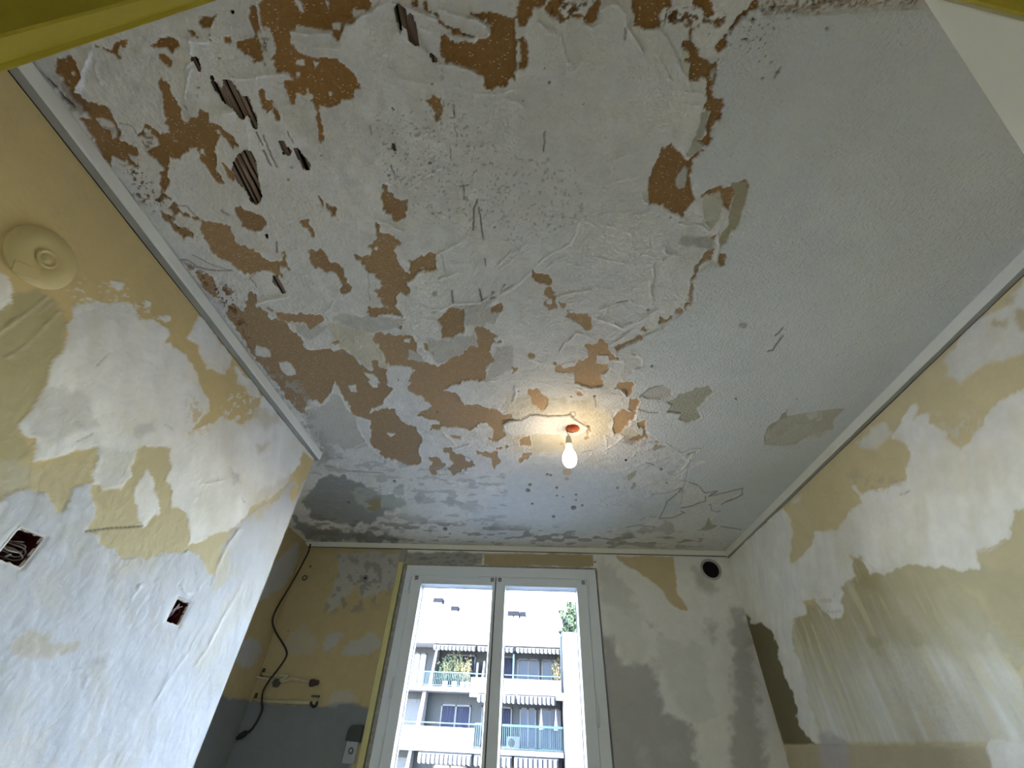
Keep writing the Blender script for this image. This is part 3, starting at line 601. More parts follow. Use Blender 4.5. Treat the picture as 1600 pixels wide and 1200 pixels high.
# trowel marks, lifted flakes and thick blobs with paler crests painted as highlights
R = S.ridge
for p, amp, w, st in ((T(800, 0, 4, '560,50 620,20 660,30 710,90 715,150 760,230 820,330'), .005, 2.2, .0012), (T(800, 0, 4, '920,170 980,270 1040,380 1110,520'), .0045, 1.6, .001), (T(800, 0, 4, '170,130 240,200 300,210 320,280 350,390'), .0035, 1.8, 0),
                      (T(800, 0, 4, '930,380 1000,500'), .002, 1.5, 0), (T(800, 0, 4, '460,150 500,180 545,140'), .004, 2, 0), (T(800, 0, 4, '1070,570 1210,575 1200,640'), .0025, 1.2, 0), (T(800, 0, 4, '1075,645 1170,655'), .003, 1.2, 0),
                      (T(400, 0, 4, '540,150 640,110 740,50 800,12 860,12 950,45 1040,80 1135,120'), .0045, 1.8, .0022), (T(400, 0, 4, '1000,200 1060,310 1120,360 1150,400 1155,480 1170,600'), .0035, 1.5, .002), (T(400, 0, 4, '1140,50 1250,90 1370,130 1450,160 1460,210'), .0045, 1.8, 0),
                      (T(400, 0, 4, '205,185 300,205 400,200 470,205'), .0045, 2, 0), (T(400, 0, 4, '215,240 330,290 510,300'), .003, 2, 0), (T(400, 0, 4, '0,480 100,470 180,460 225,490'), .0035, 2, 0), (T(400, 0, 4, '1150,400 1260,415 1380,450'), .003, 2, 0),
                      (T(400, 0, 4, '1370,590 1450,580 1530,590 1600,560'), .0025, 2, 0), (T(400, 0, 4, '780,1140 860,1170 960,1180 1060,1110 1170,1055 1240,1120'), .0015, 2, -.003),
                      (T(0, 0, 4, '560,330 560,380 510,450 500,560'), .006, 4, 0), (T(0, 0, 4, '600,380 610,470 640,510'), .003, 2.5, 0), (T(0, 0, 4, '1140,230 1200,250 1290,255'), .004, 2.5, 0), (T(0, 0, 4, '1190,240 1210,360 1160,440'), .005, 3, 0), (T(0, 0, 4, '1200,430 1160,560 1150,620'), .003, 2, 0), (T(0, 0, 4, '1440,480 1600,490'), .003, 2, 0), (T(0, 0, 4, '1400,700 1480,690 1550,760 1560,930 1480,960'), .003, 2.5, .0015),
                      (T(400, 300, 4, '700,155 800,190 925,240'), .003, 2, 0), (T(400, 300, 4, '640,160 640,380'), .0025, 1.6, 0), (T(400, 300, 4, '560,200 570,340'), .0015, 1.5, 0), (T(400, 300, 4, '0,700 80,670 200,655'), .0035, 1.6, 0), (T(400, 300, 4, '430,760 470,720 490,690'), .003, 1.6, 0), (T(400, 300, 4, '1040,700 1100,740 1160,745 1230,705 1330,700 1400,690 1490,640 1600,565'), .003, 2, -.004),
                      (T(400, 300, 4, '1150,540 1200,530 1260,500'), .003, 1.5, 0), (T(400, 300, 4, '1140,390 1230,340 1280,320'), .0025, 1.5, 0), (T(400, 300, 4, '1520,450 1600,370'), .003, 1.5, 0), (T(400, 300, 4, '1530,480 1600,430'), .002, 1.5, 0), (T(400, 300, 4, '1350,530 1390,460'), .002, 1.5, 0), (T(400, 300, 4, '1340,400 1390,360'), .002, 1.5, 0),
                      (T(800, 300, 4, '-60,640 0,610 60,560 130,490 220,400 260,375 370,320 400,260 440,130'), .0035, 2.2, -.0035), (T(800, 300, 4, '220,480 270,430 330,410'), .003, 1.5, 0), (T(800, 300, 4, '0,390 100,330'), .002, 1.5, 0), (T(800, 300, 4, '0,420 140,350'), .002, 1.2, 0), (T(800, 300, 4, '260,440 400,460 510,490'), .002, 1.3, 0), (T(800, 300, 4, '290,650 380,630 560,595'), .0025, 1.5, .001), (T(800, 300, 4, '300,690 420,690 520,640'), .0015, 1.5, 0),
                      (T(800, 300, 4, '550,800 640,820 700,845 800,800 900,740'), .0045, 2.2, -.002), (T(800, 300, 4, '620,960 700,900 850,790'), .003, 1.3, 0), (T(800, 300, 4, '1040,195 1140,205 1190,215 1225,250'), .004, 1.3, 0), (T(800, 300, 4, '1110,550 1115,640 1108,690'), .004, 1.5, 0), (T(800, 300, 4, '850,290 860,350 780,420'), .0025, 1.4, 0), (T(800, 300, 4, '950,345 970,390 995,395 940,440'), .0045, 1.8, 0),
                      (T(800, 300, 4, '880,470 890,530 870,580 875,700'), .003, 1.6, 0), (T(800, 300, 4, '490,250 560,255 600,290 620,330 680,380 840,360'), .0012, 1.5, 0), (T(800, 300, 4, '1180,60 1200,180 1240,250'), .003, 1.3, 0), (T(800, 300, 4, '1320,100 1330,160 1280,260 1300,330 1260,450'), .004, 1.6, 0), (T(800, 300, 4, '800,0 850,60'), .003, 1.5, 0),
                      (T(800, 300, 4, '300,1000 330,940 410,880 460,890 490,920'), .0025, 1.6, 0), (T(800, 300, 4, '560,740 600,720 560,800'), .003, 1.8, 0), (T(800, 0, 4, '580,1000 630,1050 620,1100'), .003, 1.5, 0), (T(800, 0, 4, '640,950 650,1000 730,970'), .003, 1.5, 0), (T(800, 0, 4, '665,1130 740,1110 790,1095'), .003, 1.5, 0), (T(800, 0, 4, '330,460 400,440 430,380'), .002, 2.5, 0),
                      (T(800, 0, 4, '370,740 440,810 490,890'), .0015, 1.4, 0), (T(800, 0, 4, '0,630 50,640 70,670'), .003, 2, 0), (T(800, 0, 4, '90,740 180,790 260,900'), .0015, 1.5, 0), (T(1200, 0, 4, '370,1190 385,1100'), .001, 1.5, 0),
                      (T(400, 600, 4, '1170,300 1250,380 1160,390'), .003, 1.4, 0), (T(400, 600, 4, '1250,400 1340,380'), .003, 1.4, 0), (T(400, 600, 4, '740,490 880,495'), .002, 1.4, 0), (T(400, 600, 4, '830,680 880,715'), .003, 1.5, 0), (T(400, 600, 4, '440,380 520,375'), .002, 1.4, 0), (T(400, 600, 4, '520,60 600,190 650,290 710,395'), .0015, 1.4, -.001), (T(400, 600, 4, '620,390 690,360'), .002, 1.3, 0),
                      (T(800, 600, 4, '580,330 590,400 640,380 700,330'), .003, 1.8, 0), (T(800, 600, 4, '430,490 470,470 500,440'), .002, 1.6, 0), (T(800, 600, 4, '560,560 700,540 790,500 900,480'), .0015, 2, 0), (T(800, 600, 4, '960,370 1040,410'), .003, 1.5, 0), (T(800, 600, 4, '1080,470 1110,490 1060,540 1010,560'), .003, 1.6, 0), (T(800, 600, 4, '840,700 870,690'), .003, 1.6, 0), (T(800, 600, 4, '760,440 800,400 880,400'), .002, 2, 0),
                      (T(800, 600, 4, '0,120 30,60 20,20'), .004, 2, 0), (T(800, 300, 4, '740,1010 820,1040 815,1090 760,1110'), .003, 1.6, 0), (T(800, 600, 4, '30,455 160,440 300,445'), .0015, 1.5, 0)):
    R(p[0], amp, w, st)
# clear the far side of the partition, and the hole of the light point
S.id[(S.P[..., 0] < -1.06) & (S.P[..., 1] < 1.58)] = -1
S.id[(S.P[..., 0] - .150) ** 2 + (S.P[..., 1] - 1.451) ** 2 < .0285 ** 2] = -1
k = np.sqrt((S.P[..., 0] - .150) ** 2 + (S.P[..., 1] - 1.451) ** 2)
S.h += .0022 * np.exp(-((k - .058) / .006) ** 2)
mats = {0: M_PLASTER, PAINT_ID: M_PAINT, 880: M_PLASTER}; names = {0: 'ceiling', PAINT_ID: 'paint_coat', 880: 'filler_band'}
for i in range(len(brown)): mats[10 + i] = M_BOARD; names[10 + i] = 'bare_patch'
for i in range(4): mats[EXP + i] = M_PLASTER; names[EXP + i] = 'peeled_patch'
made = S.build('ceiling', mats, names)
ceiling = tag(made[0], 'water-damaged ceiling, scraped white plaster with bare brown patches and a painted right side', kind='structure')
ceiling['label'] = 'peeling ceiling of scraped plaster, bare brown patches and old paint'
if PAINT_ID in made: made[PAINT_ID]['label'] = 'intact grey-white stippled paint on the right of the ceiling'
if 880 in made: made[880]['label'] = 'smooth pale filler band around the light point'
# laths above the openings, running away from the door
lm = MB().box((-.0055, -.5, 0), (.0055, .5, .005), .001).mesh('lath')
for p in lath_holes:
    q = np.array(p); d = np.stack([(q[:, 0] - 800), (q[:, 1] - 600), np.full(len(q), FPX)], 1)
    w = d @ np.stack([_r, _d, _u], 1); w = w / w[:, 2:3]
    x0, x1, y0, y1 = w[:, 0].min(), w[:, 0].max(), w[:, 1].min(), w[:, 1].max()
    x = x0 - .004
    while x < x1 + .006:
        L = (y1 - y0) + random.uniform(.01, .03)
        o = link('lath', lm, M_LATH, ceiling); o.location = (x, (y0 + y1) / 2, 2.5035 + random.uniform(0, .007)); o.scale = (random.uniform(.5, 1.1), L, 1); o.rotation_euler = (0, random.uniform(-.12, .12), random.uniform(-.03, .03))
        x += random.uniform(.009, .017)
b = MB().box((-1.66, -.1, 2.556), (1.32, 3.0, 2.60)); vb = b.build('void_board', M_DARK, ceiling)

# ------------------------------------------------------------------ walls
OCH = np.array((.60, .465, .21)); OLV = (.38, .35, .19); WH = np.array((.78, .775, .72)); TAN = np.array((.50, .40, .21))
def wall_surf(axis, at, us, vs, nrm, base):
    U, V = np.meshgrid(us, vs, indexing='ij')
    P = np.stack([np.full_like(U, at), U, V] if axis == 0 else [U, np.full_like(U, at), V], -1)
    h = .0016 * fbm(U * 4, V * 4, 4, 3) + .0004 * fbm(U * 30, V * 30, 3, 6)
    s = Surf(P, nrm, base, h); s.U = U; s.V = V
    s.col *= (1 + .07 * fbm(U * 3, V * 3, 4, 2))[..., None]
    s.stroke = fbm(U * 26 + V * 16, V * 5 - U * 4, 4, 61); s.white_h = h + .0014 + .0012 * fbm(U * 12 + V * 5, V * 9, 4, 15) + .0009 * s.stroke + .0006 * fbm(U * 70, V * 70, 2, 16)
    return s
def skim(s, poly, id=None, col=None, amt=1., rough=3.5, soft=1.6):
    cu = (WH if col is None else np.array(col))
    s.patch(poly, None, s.white_h, id, rough=rough, soft=soft)
    k = s.bb(poly, 12)
    if len(k[0]) == 0: return
    d = sdf(poly, s.X[k], s.Y[k]) + s.ed[k] * rough * 2; m = (1 - sstep(-soft, soft, d)) * amt
    # thin skim lets a little of the old colour through
    thin = .22 * sstep(-.05, .5, fbm(s.X[k] / 40, s.Y[k] / 70, 4, 23)) + .06 * sstep(-9, 0, d)
    c = cu * (1 + .06 * fbm(s.X[k] / 60, s.Y[k] / 60, 4, 25))[:, None]
    c = c * (1 + .08 * s.stroke[k] + .05 * fbm(s.X[k] / 14, s.Y[k] / 20, 3, 27))[:, None]
    c = c * (1 - thin[:, None]) + s.col[k] * thin[:, None]
    s.col[k] = s.col[k] * (1 - m[:, None]) + c * m[:, None]

zs = np.concatenate([[0.0], np.arange(1.20, 2.5001, .0048), [2.502]])
# left partition wall
L = wall_surf(0, -1.03, np.arange(.036, 1.6601, .0045), zs, (1, 0, 0), OCH)
L.patch(T(0, 300, 4, '-40,740 60,640 230,600 300,640 380,720 430,800 400,950 290,1200 180,1400 130,1450 140,1520 210,1600 200,1660 0,1700 -40,1700')[0], OLV, None, None, rough=4, soft=5, amt=.75)
L.patch([(-20, 735), (150, 700), (300, 660), (520, 700), (520, 1300), (-20, 1300)], (.47, .43, .27), None, None, rough=4, soft=26, amt=.65)  # lower ochre dulled, the cooler daylight put into the paint colour
big = T(0, 600, 4, '480,-510 830,-520 860,-460 860,-410 960,-400 1050,-350 1060,-320 1030,-260 1150,-190 1200,-120 1260,0 1310,100 1320,170 1260,220 1200,280 1300,240 1390,205 1460,225 1520,262 1600,180 1640,60 1680,30 1760,120 1960,390 1960,480 1900,500 1850,540 1790,620 1700,720 1680,760 1660,700 1560,790 1450,910 1290,970 1180,1000 1170,800 1060,770 1070,670 1030,600 1050,550 1070,400 890,375 845,400 820,580 770,650 640,650 580,620 620,380 440,430 205,490 210,350 140,310 130,240 240,110 290,0 310,-100 400,-230 420,-380')[0]
low = T(0, 600, 4, '-60,730 0,720 50,700 130,660 230,680 300,700 370,800 440,740 430,650 570,625 590,760 600,830 530,920 620,950 630,1010 720,1020 750,1080 810,1100 960,1080 1030,1060 1160,1050 1250,1060 1290,1170 1340,1200 1380,1050 1450,910 1600,780 1680,760 1950,480 2000,500 1900,900 1500,2450 -100,2450')[0]
skim(L, big, 11); skim(L, low, 12, col=(.52, .535, .55))  # lower skim greyed and blued, its window light put into the colour
for i, p in enumerate(T(0, 600, 4, '840,640 920,530 970,640 1000,800 890,890 850,740') + T(0, 300, 4, '1245,790 1310,830 1400,950 1450,1040 1430,1080 1400,1130 1290,1110 1260,1040 1230,960 1175,910') + T(0, 300, 4, '-40,480 40,510 60,570 80,620 50,700 10,735 -40,740') + T(0, 300, 4, '1470,1090 1600,1200 1640,1290 1560,1260 1480,1180')):
    skim(L, p, 13 + i)
for p in T(0, 300, 4, '700,550 770,580 740,615 710,590\n900,665 970,690 910,715\n1010,790 1060,795 1030,815'): skim(L, p, None, rough=5)
for p in T(400, 600, 4, '290,420 350,470 360,490 330,560 310,600 250,700 225,745 205,700 235,620 195,580 225,560 270,510'): L.patch(p, OCH * .95, None, 0, rough=2, soft=2)
for p, c, a in ((T(0, 600, 4, '1340,150 1450,215 1530,265 1620,180 1600,60 1650,20 1560,-20 1430,-40 1300,40')[0], OCH, .25), (T(400, 600, 4, '-40,130 60,150 130,180 150,240 60,290 -40,200')[0], (.52, .44, .28), .5),
                (T(400, 600, 4, '10,380 70,370 75,410 20,420')[0], (.50, .44, .3), .6), (T(400, 600, 4, '80,620 200,560 250,640 100,760 20,800 -40,760')[0], (.52, .46, .32), .5), (T(0, 600, 4, '1450,550 1510,550 1510,620 1460,630')[0], (.45, .45, .40), .8),
                (T(0, 600, 4, '1580,770 1620,760 1640,840 1600,860')[0], (.50, .44, .3), .6), (T(0, 600, 4, '470,200 510,190 500,260 470,250')[0], (.42, .38, .26), .6), (T(0, 600, 4, '830,270 960,230 980,290 850,310')[0], (.48, .47, .42), .6),
                (T(0, 900, 4, '60,440 100,380 200,340 300,390 400,420 520,410 400,480 300,510 200,545 90,490')[0], (.48, .43, .33), .85), (T(0, 900, 4, '500,670 540,600 680,490 650,580 530,650')[0], (.47, .46, .43), .8), (T(0, 900, 4, '540,550 680,495 640,540')[0], (.42, .42, .40), .8),
                (T(0, 900, 4, '-40,1060 270,950 330,930 200,1240 -40,1240')[0], (.58, .55, .48), .6), (T(0, 900, 4, '330,210 420,170 430,220 350,260')[0], (.5, .5, .46), .5), (T(0, 900, 4, '1380,160 1500,60 1540,180 1450,330 1340,560 1200,570 1300,400')[0], (.56, .54, .44), .5),
                (T(0, 600, 4, '1340,1200 1380,1050 1450,1010 1400,1250 1330,1300')[0], (.53, .48, .33), .7), (T(0, 600, 4, '750,1090 960,1080 1000,1160 900,1190 740,1150')[0], (.55, .52, .43), .6), (T(0, 600, 4, '300,30 560,60 600,250 400,340 200,330 180,240')[0], (.52, .51, .46), .55),
                (T(0, 600, 4, '0,480 90,470 200,560 120,660 0,700')[0], (.48, .45, .34), .6), (T(0, 600, 4, '620,410 820,420 800,600 620,640')[0], (.55, .55, .48), .55), (T(0, 300, 4, '480,690 830,680 860,790 600,820 440,1000 420,900')[0], (.60, .60, .56), .5)):
    L.patch(p, c, None, None, rough=6, soft=6, amt=a)
L.specks([(100, 435), (200, 440), (275, 500), (250, 510), (110, 500)], WH, f=5, th=.24, amt=.7, dh=.0008, sd=41)
L.specks([(290, 610), (330, 640), (330, 680), (290, 680)], OCH, f=4, th=.05, amt=.7, sd=43, ay=1.5)
L.specks([(340, 620), (400, 600), (400, 660), (350, 660)], WH, f=5, th=.12, amt=.7, dh=.0008, sd=44)
L.specks([(370, 440), (430, 560), (480, 640), (440, 640), (380, 560), (340, 500)], WH, f=6, th=.05, amt=.8, dh=.0008, sd=45)
L.line(T(0, 600, 4, '535,920 700,900 885,890')[0], (.05, .04, .03), 1.5, -.001, .9, wob=1)
for p in (T(0, 600, 4, '475,365 580,305'), T(0, 600, 4, '1030,250 1070,280'), T(0, 300, 4, '610,1085 680,1010'), T(0, 900, 4, '500,270 540,235'), T(0, 900, 4, '430,595 500,575'), T(0, 900, 4, '520,750 540,690'), T(0, 900, 4, '300,960 370,900'), T(0, 600, 4, '1510,715 1530,745'), T(0, 900, 4, '1320,20 1310,60'), T(0, 600, 4, '720,1170 730,1140')):
    L.line(p[0], (.38, .38, .34), 1.1, -.001, .7)
for p, a in ((T(0, 300, 4, '640,720 700,600'), .001), (T(0, 900, 4, '820,140 880,60'), .0015), (T(0, 900, 4, '1220,560 1320,400 1500,60'), .0012), (T(0, 900, 4, '980,760 1280,300'), .001), (T(0, 900, 4, '640,1150 780,1000'), .001), (T(0, 600, 4, '1340,1180 1440,980 1500,900'), .0012), (T(0, 900, 4, '1130,60 1160,100 1220,110 1250,60'), .0015), (T(400, 600, 4, '150,550 240,600 255,640'), .001), (T(0, 600, 4, '1200,640 1390,600'), .0008)):
    L.ridge(p[0], a, 2.4)
# smooth bands where old surface conduits leave the round cover
for p in T(0, 300, 4, '-20,895 150,770 300,655\n60,1040 200,920 380,750\n235,760 330,690'): L.ridge(p, .0014, 1.7); L.line(p, (.62, .55, .33), 1.6, 0, .5)
for cy_, cz_ in ((.804, 1.757), (1.298, 1.7465)):
    L.id[(np.abs(L.U - cy_) < .0275) & (np.abs(L.V - cz_) < .030)] = -1
    L.h -= .002 * np.exp(-(np.maximum(np.abs(L.U - cy_), np.abs(L.V - cz_)) - .032).clip(0) ** 2 / .003 ** 2)
mL = L.build('wall_left', {0: M_WALL}, dict([(0, 'wall_left')] + [(i, 'filler_patch') for i in range(11, 20)]))
tag(mL[0], 'left wall with ochre paint and broad white filler patches', kind='structure')
b = MB(); b.box((-1.13, .036, 0), (-1.078, 1.66, 2.5)); b.build('wall_core', M_BACK, mL[0])
b = MB(); b.prism([(-1.0302, 1.658), (-1.0302, 1.6625), (-1.13, 1.664), (-1.13, 1.658)], 0, 2.499); b.build('wall_end', mat('wall_end_paint', (.40, .37, .27), rough=.8, vary=.1), mL[0])

# right wall
Rw = wall_surf(0, 1.25, np.arange(.04, 2.866, .0062), zs, (-1, 0, 0), OCH * np.array((1.12, 1.25, 1.62)))
veil = T(1200, 900, 4, '60,280 200,200 290,180 420,200 430,40 500,-60 580,-170 800,-90 1000,-60 1310,150 1400,330 1480,480 1600,640 1650,1050 1380,1052 120,1052 200,1040 240,1000 180,700 120,500 90,360')[0]
Rw.patch(veil, (.50, .45, .26), None, None, rough=5, soft=5)
k = Rw.bb(veil); d = sdf(veil, Rw.X[k], Rw.Y[k]); m = (1 - sstep(-8, 3, d))
gy = sstep(0, 1, (Rw.Y[k] - 900 + (Rw.X[k] - 1400) * .25) / 170)
st = fbm(Rw.U[k] * 42, Rw.V[k] * 4, 4, 31); st2 = fbm(Rw.U[k] * 9, Rw.V[k] * 3, 4, 33)
a = np.clip(gy * .75 + st * .34 + st2 * .45, 0, 1) * m
c = np.array((.80, .80, .73)); Rw.col[k] = Rw.col[k] * (1 - a[:, None]) + c * a[:, None]
y2 = sstep(.20, .34, fbm(Rw.U[k] * 30 + 5, Rw.V[k] * 5, 3, 37)) * m * .6
Rw.col[k] = Rw.col[k] * (1 - y2[:, None]) + np.array((.72, .67, .46)) * y2[:, None]; Rw.h[k] += .0006 * st * m - .0006 * m
for p in T(1200, 900, 4, '1150,60 1310,150 1400,330 1340,400 1250,300 1120,200\n820,240 880,260 990,420 930,450 870,360\n620,380 690,400 730,510 660,500'): Rw.patch(p, (.46, .42, .25), None, None, rough=5, soft=5, amt=.6)
for p in T(1200, 900, 4, '560,-30 900,-120 1300,-100 1400,-40 1640,-20 1640,500 1480,400 1350,120 1150,40 1000,100 800,120 560,60'): Rw.patch(p, (.40, .36, .20), None, None, rough=5, soft=8, amt=.6)
for p in T(1200, 900, 4, '1360,270 1430,300 1600,500 1640,560 1560,540 1420,430'): Rw.patch(p, (.50, .50, .41), None, None, rough=4, soft=5, amt=.8)
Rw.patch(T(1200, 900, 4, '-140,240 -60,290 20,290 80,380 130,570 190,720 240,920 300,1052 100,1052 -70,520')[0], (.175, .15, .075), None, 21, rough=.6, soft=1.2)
Rw.patch([(1380, 800), (1700, 740), (1700, 1060), (1380, 1000)], (.52, .48, .31), None, None, rough=4, soft=22, amt=.55)  # lower right ochre dulled likewise, daylight tint painted into the wall
rw1 = T(1200, 600, 4, '-300,1150 -260,1060 -200,1000 0,855 100,770 140,850 150,1000 150,1110 270,1020 300,920 440,910 500,800 580,740 530,630 600,680 690,660 860,600 850,540 890,430 850,370 770,340 830,230 920,120 940,140 900,230 1000,180 1010,240 1120,300 1140,370 1210,400 1310,300 1360,200 1420,120 1520,60 1640,20 1640,780 1550,800 1530,880 1500,960 1400,1030 1310,1040 1320,1150 1200,1165 1000,1130 870,1130 780,1160 720,1190 640,1190 580,1080 560,1100 510,1075 540,1140 550,1200 460,1270 470,1330 460,1450 400,1470 340,1400 290,1340 220,1360 250,1440 150,1480 140,1560 190,1700 220,1800 240,1900 330,2240 270,2250 200,2120 150,1920 90,1770 40,1580 0,1520 -110,1480 -190,1350')[0]
skim(Rw, rw1, 11, col=(.86, .86, .80))
for i, p in enumerate(T(1200, 600, 4, '550,365 700,230 740,240 780,310 720,370 640,410 590,410\n150,740 210,690 210,740') + T(1200, 300, 4, '1100,1060 1300,800 1450,720 1600,560 1660,520 1660,980 1500,1040 1350,1090 1200,1180 1130,1150')):
    skim(Rw, p, 12 + i, amt=.85, rough=4, soft=4)
for p in T(1200, 300, 4, '1440,740 1480,670 1560,640 1510,720\n1540,760 1640,720 1640,900 1580,860\n1400,820 1500,790 1480,860'): Rw.patch(p, OCH * .9, None, None, rough=5, soft=5, amt=.7)
Rw.specks(T(1200, 600, 4, '980,180 1400,180 1340,300 1200,420 1120,300')[0], WH * .93, f=9, th=.02, amt=.6, dh=.0006, sd=51)
Rw.specks(T(1200, 600, 4, '480,540 860,560 850,640 690,680 520,640')[0], (.52, .46, .33), f=6, th=.05, amt=.6, dh=.0006, sd=52, sheet=.4)
Rw.specks(T(1200, 900, 4, '290,100 460,90 470,260 380,270')[0], (.40, .41, .37), f=9, th=.12, amt=.35, sd=53, sheet=.4)
# dark strip beside the corner, flat beige band under the ledge
Rw.patch(T(1200, 900, 4, '120,1054 1700,1066 1700,1400 120,1400')[0], (.52, .46, .31), Rw.white_h + .0022, 22, rough=.3, soft=.8)
Rw.patch(T(1200, 900, 4, '100,1054 1640,1066 1640,1076 120,1064')[0], (.60, .54, .38), None, None, rough=.3, soft=1.5, amt=.6)
Rw.patch(T(1200, 900, 4, '330,1000 380,980 480,1030 520,1090 500,1400 340,1400')[0], (.52, .49, .47), None, 23, rough=4, soft=5, amt=.9)
skim(Rw, T(1200, 900, 4, '1370,1050 1400,1020 1460,1012 1530,1030 1700,1060 1700,1400 1430,1400')[0], 24, rough=3)
Rw.specks(T(1200, 900, 4, '350,960 420,1000 480,1040 400,1030')[0], WH, f=8, th=.0, amt=.6, sd=55)
for p, a in ((T(1200, 900, 4, '430,330 520,560 600,760 720,1000'), .0014), (T(1200, 900, 4, '720,350 800,500 900,720'), .0012), (T(1200, 900, 4, '250,400 350,650 430,800'), .0012), (T(1200, 900, 4, '960,600 1060,860 1100,940'), .001), (T(1200, 900, 4, '1120,320 1300,700 1400,820'), .001), (T(1200, 600, 4, '780,330 850,250 930,140'), .0025), (T(1200, 600, 4, '580,1080 640,1150 680,1180'), .0025), (T(1200, 600, 4, '530,640 580,680 590,710'), .002), (T(1200, 600, 4, '1310,1040 1400,1035 1480,980'), .002), (T(1200, 600, 4, '640,940 720,1030 760,1120'), .001)):
    Rw.ridge(p[0], a, 2.)
Rw.line(T(1200, 600, 4, '830,690 890,670')[0], (.40, .40, .38), 1, 0, .8)
mR = Rw.build('wall_right', {0: M_WALL}, dict([(0, 'wall_right'), (21, 'bare_strip'), (22, 'beige_band'), (23, 'mortar_smear')] + [(i, 'filler_patch') for i in (11, 12, 13, 14, 24)]))
tag(mR[0], 'right wall, ochre and scraped olive patches under white filler', kind='structure')

# back wall round the window
WX0, WX1, WZ0, WZ1 = -.858, .386, .84, 2.367
B = wall_surf(1, 2.86, np.arange(-1.605, 1.2561, .0062), zs, (0, -1, 0), (.80, .79, .75))
B.id[(B.U > WX0) & (B.U < WX1) & (B.V > WZ0 - .4) & (B.V < WZ1)] = -1
B.patch([(300, 840), (632, 858), (575, 1220), (300, 1220)], TAN * .92, None, None, rough=0)
B.patch(T(320, 840, 1 / .3, '-300,860 60,852 250,850 400,872 640,880 680,858 790,866 860,885 900,890 700,1300 -300,1300')[0], (.19, .205, .215), B.white_h, 21, rough=2.5, soft=2.5)
for i, p in enumerate(T(320, 840, 1 / .3, '''710,80 1010,80 1015,160 980,260 920,270 880,290 830,320 800,290 800,230 760,290 650,390 640,330 680,250 700,150
610,550 640,510 690,480 735,500 700,550 625,590
710,605 760,540 800,540 860,490 890,500 910,560 880,600 780,620
420,560 460,490 510,450 560,500 600,560 560,620 430,600
620,870 670,790 760,790 800,850 680,870''')): B.patch(p, (.44, .44, .42), B.white_h, 31 + i, rough=4, soft=3, amt=(.85, .9, .8, .35, .5)[i])
for p in T(920, 860, 3.53, '150,30 465,33 485,150 490,240 550,310 545,335 500,330 440,280 400,220 340,160 260,110 160,55'): B.patch(p, (.56, .46, .27), None, 41, rough=2, soft=1.5)
for p, c, a in ((T(920, 860, 3.53, '60,470 130,490 190,640 350,620 400,800 420,900 560,960 600,1240 120,1240 80,800')[0], (0.36, 0.36, 0.34), .8), (T(920, 860, 3.53, '790,330 860,340 920,700 980,1240 760,1240 800,900')[0], (0.38, 0.36, 0.34), .7), (T(920, 860, 3.53, '40,60 130,60 270,300 200,340 60,300')[0], (0.47, 0.47, 0.44), .5),
                (T(920, 860, 3.53, '580,110 640,120 700,200 640,240 590,200')[0], (0.39, 0.38, 0.34), .6), (T(920, 860, 3.53, '640,380 700,420 700,530 670,500')[0], (0.41, 0.41, 0.39), .6), (T(920, 860, 3.53, '330,400 370,410 370,440 335,430')[0], (0.41, 0.41, 0.39), .6), (T(920, 860, 3.53, '90,220 260,280 340,560 300,620 180,600 110,420')[0], (0.65, 0.66, 0.62), .5),
                (T(920, 860, 3.53, '270,1060 320,1100 350,1210 290,1200')[0], (0.56, 0.58, 0.55), .6), (T(920, 860, 3.53, '420,1030 500,1080 480,1160 420,1150')[0], (0.53, 0.54, 0.51), .6), (T(920, 860, 3.53, '370,480 620,520 700,900 600,980 480,860 400,640')[0], (0.59, 0.60, 0.56), .5)):
    B.patch(p, c, None, None, rough=7, soft=8, amt=a)
B.patch([(755, 864), (928, 866), (928, 886), (755, 884)], (.40, .33, .19), None, 42, rough=1.5, soft=1.5)
B.patch([(634, 862), (755, 864), (755, 884), (634, 882)], (.33, .33, .29), None, None, rough=2, soft=2)
B.specks([(634, 862), (760, 864), (760, 884), (634, 882)], (.16, .16, .14), f=7, th=.1, amt=.7, sd=61, ay=.4)
B.specks([(520, 865), (625, 865), (610, 930), (560, 960), (500, 960)], (.22, .21, .19), f=9, th=.08, amt=.6, sd=62)
for x, y, r in ((485, 885, 1.6), (627, 872, 1.4), (930, 878, 1.6), (450, 986, 1)): B.patch([(x + r * math.cos(a), y + r * math.sin(a)) for a in np.linspace(0, 6.28, 8)[:-1]], (.02, .02, .02), -.003, None, rough=.3, soft=.7)
B.id[(B.U - 1.115) ** 2 + (B.V - 2.383) ** 2 < .050 ** 2] = -1
mB = B.build('wall_back', {0: M_WALL}, dict([(0, 'wall_back'), (21, 'grey_render'), (41, 'tan_patch'), (42, 'tan_patch')] + [(31 + i, 'filler_patch') for i in range(5)]))
tag(mB[0], 'window wall, patchy grey filler and tan paint', kind='structure')
# reveal around the window and the wall's thickness
b = MB()
b.box((-1.75, 2.895, WZ1), (1.4, 3.16, 2.62)); b.box((-1.75, 2.895, -.02), (1.4, 3.16, WZ0)); b.box((-1.75, 2.895, WZ0), (WX0, 3.16, WZ1)); b.box((WX1, 2.895, WZ0), (1.4, 3.16, WZ1))
b.build('wall_core', mat('outside_render', (.55, .55, .52), rough=.9), mB[0])
b = MB(); b.box((WX0 - .01, 2.864, WZ0 - .4), (WX1 + .01, 2.895, WZ0)); b.build('wall_infill', M_BACK, mB[0])
b = MB(); b.box((-1.75, 2.87, WZ1 - .02), (1.4, 2.895, 2.5))  # dark gap board
gap = MB()
gap.box((WX0 - .022, 2.852, .85), (WX0 + .012, 2.866, WZ1 - .004)); gap.box((WX0 - .022, 2.853, WZ1 - .012), (WX1 + .002, 2.866, WZ1 + .006))
gap.build('filler_edge', M_BACK, mB[0])

